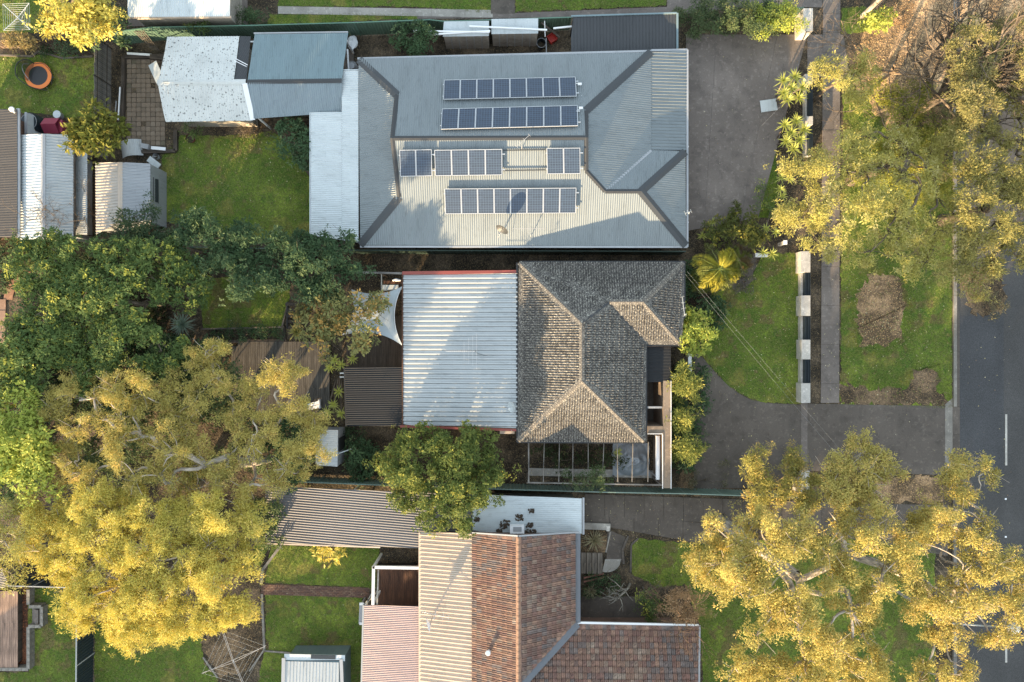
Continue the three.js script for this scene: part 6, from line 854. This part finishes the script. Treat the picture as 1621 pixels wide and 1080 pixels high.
shrub('shrub', 'green and yellow bush at the corner of the grey house driveway', [[1118, 360], [1135, 345], [1165, 338], [1205, 350], [1222, 372], [1200, 385], [1122, 386]], .9, 1.4, 17, .55, 414, [lin(.07, .09, .02), lin(.15, .16, .04), lin(.32, .28, .05), .18], 'broad', 56);
shrub('shrub', 'dark bed of plants between the palm and the small yellow bush', [[1088, 470], [1120, 462], [1145, 478], [1140, 520], [1120, 535], [1090, 500]], .4, .8, 19, .6, 415, C.dark, 'broad', 40);
shrub('shrub', 'dark shrubs along the wall of the brown house by the palm', [[1086, 405], [1105, 405], [1108, 460], [1088, 465]], .7, 1.2, 16, .5, 416, C.dark, 'broad', 50);
shrub('shrub', 'low green hedge strip between inner lawn and grey brown deck', [[332, 524], [445, 522], [447, 538], [330, 540]], .35, .5, 15, .4, 417, C.dark, 'small', 70, { cat: 'hedge' });
shrub('shrub', 'small green shrubs along the paling fence below the yellow corner tree', [[62, 76], [105, 70], [146, 72], [146, 86], [62, 86]], .4, .7, 15, .42, 418, C.dark, 'small', 60);
shrub('shrub', 'straw coloured ornamental grass clump at the left behind the trampoline', [[12, 62], [38, 52], [58, 66], [50, 78], [18, 78]], .6, 1.0, 13, .45, 419, [lin(.3, .22, .08), lin(.42, .33, .13), lin(.5, .4, .2), .2], 'fine', 60);
shrub('shrub', 'green growth in front of the gabled fence at the top, beside the outbuilding', [[300, 48], [318, 38], [332, 46], [326, 56], [304, 58]], 1.4, 1.9, 12, .42, 420, C.green, 'fine', 60);
shrub('shrub', 'ferny green plants at the right of the white outbuilding', [[375, 28], [402, 20], [425, 28], [420, 40], [380, 40]], .5, .8, 14, .45, 421, C.dark, 'fine', 56);
shrub('shrub', 'dark green groundcover bed by the frangipani', [[925, 915], [985, 905], [1000, 925], [985, 942], [925, 942]], .25, .4, 16, .45, 422, C.dark, 'small', 60);
shrub('shrub', 'green leafy bush under the leafless frangipani branches', [[1005, 945], [1040, 935], [1052, 965], [1030, 985], [1012, 975]], .9, 1.4, 15, .5, 423, C.green, 'fine', 50);
shrub('shrub', 'dry brown and green scrub on the verge end at the lower driveway', [[1075, 745], [1165, 742], [1160, 775], [1070, 775]], .2, .35, 20, .45, 424, [lin(.09, .09, .045), lin(.16, .15, .08), lin(.3, .26, .17), .25], 'small', 40, { skip: .2 });
shrub('shrub', 'yellow green verge bush beside the leaning power pole', [[1372, 20], [1400, 12], [1412, 35], [1385, 48], [1372, 40]], .6, 1.0, 14, .5, 425, C.lime, 'broad', 50);
shrub('shrub', 'brown scrubby litter bush by the sunlit bare ground', [[1400, 10], [1450, 8], [1455, 30], [1415, 48]], .4, .6, 16, .45, 426, C.dry, 'small', 40);
shrub('shrub', 'small dry scrub patch at the road edge below the olive trees', [[1530, 480], [1580, 470], [1590, 498], [1535, 500]], .3, .5, 16, .45, 427, [lin(.12, .11, .06), lin(.2, .18, .1), lin(.3, .25, .15), .2], 'small', 44);
shrub('shrub', 'dry brown leafy crown of the shrub at the terracotta roof corner', [[1048, 950], [1070, 925], [1100, 945], [1108, 975], [1085, 1000], [1055, 995]], 2.4, 3.2, 15, .5, 428, C.dry, 'small', 60);
shrub('shrub', 'loose yellow green sprays over the lawn edge under the grey carport', [[500, 866], [530, 862], [540, 880], [518, 896]], 1.2, 1.7, 14, .35, 429, C.gumBright, 'big', 30);
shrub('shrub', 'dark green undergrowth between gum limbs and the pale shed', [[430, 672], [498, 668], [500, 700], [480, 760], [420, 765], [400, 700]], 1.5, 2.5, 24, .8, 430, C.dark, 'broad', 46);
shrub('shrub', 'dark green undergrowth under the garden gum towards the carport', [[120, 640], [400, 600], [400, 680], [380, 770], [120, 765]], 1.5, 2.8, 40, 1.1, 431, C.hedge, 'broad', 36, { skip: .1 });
shrub('shrub', 'shaded bushes left of the grey carport end', [[395, 785], [440, 780], [440, 855], [405, 860]], 1.5, 2.4, 22, .7, 432, C.hedge, 'broad', 46);
shrub('shrub', 'green bush in the bed behind the yuccas at the concrete edge', [[1190, 300], [1215, 290], [1232, 330], [1225, 352], [1200, 350]], .3, .6, 15, .4, 433, C.green, 'small', 40, { skip: .3 });
shrub('shrub', 'purple grey dry bed between the palm and the front lawn', [[1160, 440], [1190, 430], [1195, 455], [1172, 470]], .2, .3, 13, .35, 434, [lin(.10, .09, .09), lin(.16, .14, .13), lin(.2, .18, .1), .2], 'small', 40);

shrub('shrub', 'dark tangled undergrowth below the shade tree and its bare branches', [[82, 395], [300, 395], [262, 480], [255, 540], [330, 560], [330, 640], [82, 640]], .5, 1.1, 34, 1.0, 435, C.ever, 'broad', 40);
shrub('shrub', 'dark leafy bushes at the left edge above the brick arc path', [[-20, 385], [60, 385], [30, 420], [12, 465], [-20, 465]], .5, 1.0, 26, .8, 436, C.dark, 'broad', 44);
shrub('shrub', 'dark leafy bushes at the left edge below the pink terrace', [[-20, 550], [80, 545], [82, 780], [-20, 780]], .6, 1.4, 34, 1.0, 437, C.dark, 'broad', 40);
shrub('shrub', 'dark low leaves at the foot of the feathery porch shrubs', [[1066, 580], [1112, 585], [1118, 640], [1112, 700], [1090, 738], [1066, 738]], .5, .9, 18, .6, 438, C.dark, 'broad', 50);
// rosette plants: stems with long tapering blades
function blades(c, up, n, len, wid, seed, arch = .5) { const r = rng(seed), g = []; for (let i = 0; i < n; i++) { const a = i * 2.4 + r() * .5, e = .15 + 1.15 * ((i + .5) / n), L = len * (.75 + .4 * r()), d = V(Math.cos(a) * Math.cos(e), Math.sin(e), Math.sin(a) * Math.cos(e)); const s = V(-Math.sin(a), 0, Math.cos(a)), pts = [0, .35, .7, 1].map(t => c.clone().addScaledVector(d, L * t).add(V(0, -arch * L * t * t * .6, 0))), ws = [wid * .6, wid, wid * .7, .003]; const pos = []; for (let k = 0; k < 3; k++) { const a0 = pts[k].clone().addScaledVector(s, ws[k] / 2), b0 = pts[k].clone().addScaledVector(s, -ws[k] / 2), a1 = pts[k + 1].clone().addScaledVector(s, ws[k + 1] / 2), b1 = pts[k + 1].clone().addScaledVector(s, -ws[k + 1] / 2); for (const q of [a0, b0, b1, a0, b1, a1]) pos.push(q.x, q.y, q.z); } const bg = new THREE.BufferGeometry(); bg.setAttribute('position', new THREE.Float32BufferAttribute(pos, 3)); bg.computeVertexNormals(); g.push(flat(bg)); } return join(g); }
const bladeMat = c => new THREE.MeshPhysicalMaterial({ color: c, roughness: .6, side: THREE.DoubleSide, transmission: .15, thickness: 0 });
const yMat = bladeMat(lin(.46, .48, .10)), yMat2 = yMat, flaxM = bladeMat(lin(.24, .21, .11)), agaveM = bladeMat(lin(.24, .32, .24)), palmM = bladeMat(lin(.52, .48, .07)), palmG = bladeMat(lin(.24, .27, .06));
const rosettes = (name, label, heads, h, len, wid, n, mat, seed, cat = 'yucca') => { const b = under(heads[0][0], heads[0][1], h), t = thing(name, label, cat, b); heads.forEach(([x, y, hh], i) => { const c = P(x, y, hh ?? h), g = V(b.x + (c.x - b.x) * .4, 0, b.z + (c.z - b.z) * .4); part('stem', tube([g, c], [.06, .045], 6), M.barkGrey, t); part('leaf_rosette', blades(c, 1, n, len, wid, seed + i), mat, t); }); return t; };
rosettes('yucca', 'upper yellow green yucca clump by the front fence piers', [[1252, 140], [1240, 128], [1258, 122], [1270, 138], [1246, 158], [1264, 155], [1240, 148]], 1.9, .62, .055, 34, yMat, 501);
rosettes('yucca', 'lower yellow green yucca clump by the front fence piers', [[1252, 210], [1242, 198], [1260, 192], [1272, 206], [1244, 224], [1266, 222], [1256, 236]], 1.8, .62, .055, 34, yMat, 511);
rosettes('yucca', 'pair of yuccas under the olive street tree at the fence corner', [[1250, 284], [1236, 282], [1234, 300]], 1.4, .5, .05, 24, yMat, 521);
rosettes('yucca', 'small shaded spiky plants at the corner of the grey house driveway', [[1112, 374], [1128, 352]], .8, .42, .045, 26, yMat2, 531);
rosettes('yucca', 'pale star shaped spiky plant beside the driveway bush', [[1140, 361]], 1.1, .48, .045, 28, bladeMat(lin(.24, .26, .1)), 541);
rosettes('yucca', 'dark spiky plants beside the deck and small dark patio roof', [[530, 570], [522, 582], [540, 578], [558, 568], [536, 620], [528, 640], [540, 655], [518, 652]], 1.0, .5, .05, 26, yMat2, 551);
rosettes('yucca', 'dark spiky plant under the olive tree at the driveway edge', [[1238, 310], [1228, 368], [1212, 362]], .8, .45, .05, 24, yMat2, 571);
rosettes('agave', 'large grey green spiky rosette at the corner of the inner lawn', [[289, 514]], 1.5, .95, .05, 90, agaveM, 561, 'agave');
rosettes('flax', 'dark bronze flax plant beside the terracotta eave', [[940, 855]], .5, .95, .05, 46, flaxM, 581, 'flax'); rosettes('flax', 'smaller dark flax plant near the porch floor', [[935, 936]], .4, .7, .045, 30, flaxM, 591, 'flax');
rosettes('cycad', 'golden green cycad beside the deck steps', [[470, 525]], .7, .75, .09, 36, bladeMat(lin(.22, .21, .05)), 601, 'cycad');
rosettes('yucca', 'sunlit spiky plant on the top edge of the front lawn', [[1222, 402], [1208, 400]], 1.0, .5, .05, 26, yMat, 611);
rosettes('fern', 'small grey green herb plant under the pergola', [[978, 716]], .6, .4, .05, 28, yMat2, 621, 'plant');
// palm with feather fronds
function palm(label, x, y, h, n, L, mats, seed) { const c = P(x, y, h), b = V(c.x - .1, 0, c.z), t = thing('palm', label, 'palm', b), r = rng(seed); part('trunk', tube([b, V(c.x, h * .5, c.z), c], [.14, .1, .1], 10), M.barkGrey, t);
  for (let i = 0; i < n; i++) { const a = i * 2.399 + r() * .3, e = .1 + .9 * r(), len = L * (.8 + .35 * r()), d = V(Math.cos(a), 0, Math.sin(a)), pts = []; for (let k = 0; k <= 10; k++) { const q = k / 10; pts.push(c.clone().addScaledVector(d, len * q * Math.cos(e * .5)).add(V(0, len * (Math.sin(e) * q - (.7 + e * .4) * q * q), 0)).add(V(-d.z * q * q * .3 * (r() - .5), 0, d.x * q * q * .3 * (r() - .5)))); }
    const cv = new THREE.CatmullRomCurve3(pts), g = [tube(cv.getPoints(10), Array.from({ length: 11 }, (_, k) => .028 * (1 - k / 11) + .005), 4)]; const pos = []; for (let k = 0; k < 44; k++) { const q = .08 + .92 * k / 44, p = cv.getPoint(q), tg = cv.getTangent(q), s0 = tg.clone().cross(V(0, 1, 0)).normalize(); for (const s of [-1, 1]) { const w = .036, ll = .50 * Math.sin(Math.PI * (.12 + q * .8)), dir = s0.clone().multiplyScalar(s).addScaledVector(tg, .55).add(V(0, .12, 0)).normalize(), m = p.clone().addScaledVector(dir, ll * .5).add(V(0, .02, 0)), e2 = p.clone().addScaledVector(dir, ll).add(V(0, -.16 * ll, 0)), o = tg.clone().multiplyScalar(w / 2); for (const z of [p, m.clone().add(o), e2, p, e2, m.clone().sub(o)]) pos.push(z.x, z.y, z.z); } } const bg = new THREE.BufferGeometry(); bg.setAttribute('position', new THREE.Float32BufferAttribute(pos, 3)); bg.computeVertexNormals(); g.push(flat(bg)); part('frond', g, mats[i % mats.length], t); } return t; }
palm('golden feather palm at the front corner between fence and tiled house', 1140, 426, 3.3, 15, 1.55, [palmM, palmG, palmM, palmG], 81);
palm('small greener palm behind the golden palm by the fence', 1120, 442, 2.0, 11, 1.2, [palmG], 82);
palm('short dry palm at the upper edge of the front lawn bed', 1168, 412, 1.7, 10, 1.1, [bladeMat(lin(.26, .19, .08)), palmG], 83);
// fallen leaves and petals
{ const r = rng(91), g = new THREE.CircleGeometry(.045, 5).rotateX(-Math.PI / 2), pts = [], areas = [[1125, 420, 1265, 635, 300], [262, 215, 490, 380, 260], [1331, 404, 1507, 640, 300], [1100, 570, 1500, 760, 90], [1299, 0, 1330, 640, 80], [1086, 60, 1280, 340, 70], [330, 440, 450, 520, 60], [420, 862, 600, 1080, 90], [1000, 860, 1110, 930, 40], [820, 700, 1050, 760, 120], [926, 790, 1110, 860, 90], [1350, 430, 1440, 550, 200], [1520, 470, 1600, 900, 60], [0, 90, 150, 180, 50]]; for (const [a, b, c, d, n] of areas) for (let i = 0; i < n; i++) pts.push(P(a + (c - a) * r(), b + (d - b) * r(), 0)); const im = new THREE.InstancedMesh(flat(g), std(lin(1, 1, 1), { roughness: .9 }), pts.length), m = new THREE.Matrix4(), q = new THREE.Quaternion(), c = new THREE.Color(); pts.forEach((p, i) => { q.setFromEuler(new THREE.Euler(rr(-.4, .4, r), r() * 6, rr(-.4, .4, r))); const s = .3 + r() * .65; m.compose(V(p.x, .075, p.z), q, V(s, 1, s * .6)); im.setMatrixAt(i, m); const k = r(); c.setRGB(.45 + .25 * k, .38 + .25 * k, .18 + .25 * k * k); if (r() < .3) c.setRGB(.25, .16, .08); im.setColorAt(i, c); }); im.name = 'fallen_leaves'; im.castShadow = im.receiveShadow = true; tag(im, 'pale fallen leaves scattered over lawns and paths', 'fallen leaves'); stuff(im); scene.add(im); }

// ---------------------------------------------------------------- the street beyond the frame that keeps the low sun off the ground
{ const offHouse = (x, z, w, d, h, label, turn) => { const H = thing('brick_house', label, 'house', V(x, 0, z)); const e = 2.7; part('wall', box(w, e, d, x, e / 2, z), M.brickWall, H); const p = (a, y, c) => V(x + a, y, z + c), A = [p(-w / 2 - .4, e - .1, -d / 2 - .4), p(w / 2 + .4, e - .1, -d / 2 - .4), p(w / 2 - d * .35, h, 0), p(-w / 2 + d * .35, h, 0)], B = A.map(v => V(v.x, v.y, 2 * z - v.z)); part('roof', [corr(A, .3, .03), corr(B, .3, .03), ...[[A[0], A[3], B[0]], [A[1], A[2], B[1]]].map(t => corr(t, .3, .03))], M.woodBrown, H); part('ridge_cap', cap(A[3], A[2], .3, .05, .05), M.ridge, H); return H; };
  offHouse(-31, 33, 15, 10, 5.2, 'brick house beyond the lower edge at the left'); offHouse(-9, 34, 17, 11, 5.4, 'brick house beyond the lower edge, next from the left'); offHouse(-20.5, 35, 8, 11, 5.2, 'narrow brick house beyond the lower edge between two larger ones'); offHouse(24, 31, 11, 9, 5.0, 'brick house beyond the lower edge under the street gums'); offHouse(9, 36, 12, 11, 5.6, 'brick house beyond the lower edge behind the terracotta house'); offHouse(-50, 16, 10, 12, 5.0, 'brick house beyond the left edge'); offHouse(-48, 0, 9, 11, 5.0, 'brick house beyond the left edge beside the sheds');
  const AV = scene.children.find(o => o.name === 'avocado_tree'); let k = 0; const nth = ['first', 'second', 'third', 'fourth', 'fifth', 'sixth', 'seventh', 'eighth'];
  for (const [x, z, s, a] of [[-1, 35, 1.45, 1.2], [6, 36, 1.6, 2.4], [13, 35, 1.55, 4.0], [20, 37, 1.7, 3.1], [27, 36, 1.6, .4], [34, 38, 1.6, 5.2]]) { const c = AV.clone(); c.name = numbered('avocado_tree'); c.position.set(x, 0, z); c.rotation.y = a; c.scale.setScalar(s); c.userData = { label: `${nth[k++]} dense green garden tree beyond the lower edge, counted from the houses`, category: 'tree' }; scene.add(c); } }
{ const groups = { solar_array: 'solar panel arrays on the hip roof', isolator_box: 'isolators at the ends of the panel rows', yucca: 'spiky yuccas in the gardens', palm: 'palms by the front lawn', gum_tree: 'gum trees', street_tree: 'olive street trees', bare_tree: 'leafless street trees', satellite_dish: 'satellite dishes on the roofs', tv_antenna: 'television antennas on the roofs', power_line: 'thin wires over the front gardens', rotary_clothesline: 'rotary clotheslines', steel_fence: 'steel panel fences', paling_fence: 'timber paling fences', front_fence: 'masonry front fences', pipe: 'loose pipes', plank: 'loose planks', garden_shed: 'small garden sheds', frangipani: 'leafless frangipanis', flax: 'dark flax plants', garden_sleeper: 'boards by the garden steps', hedge: 'clipped hedges', shrub: 'garden shrubs', avocado_tree: 'dense green garden trees', brick_house: 'houses beyond the picture edges' };
  for (const o of scene.children) { const g = groups[o.name.replace(/_\d{3}$/, '')]; if (g && !o.userData.group && o.userData.label) o.userData.group = g; } }
scene.traverse(o => { if (o.isMesh) { o.castShadow = o.receiveShadow = true; } });
renderer.render(scene, camera);
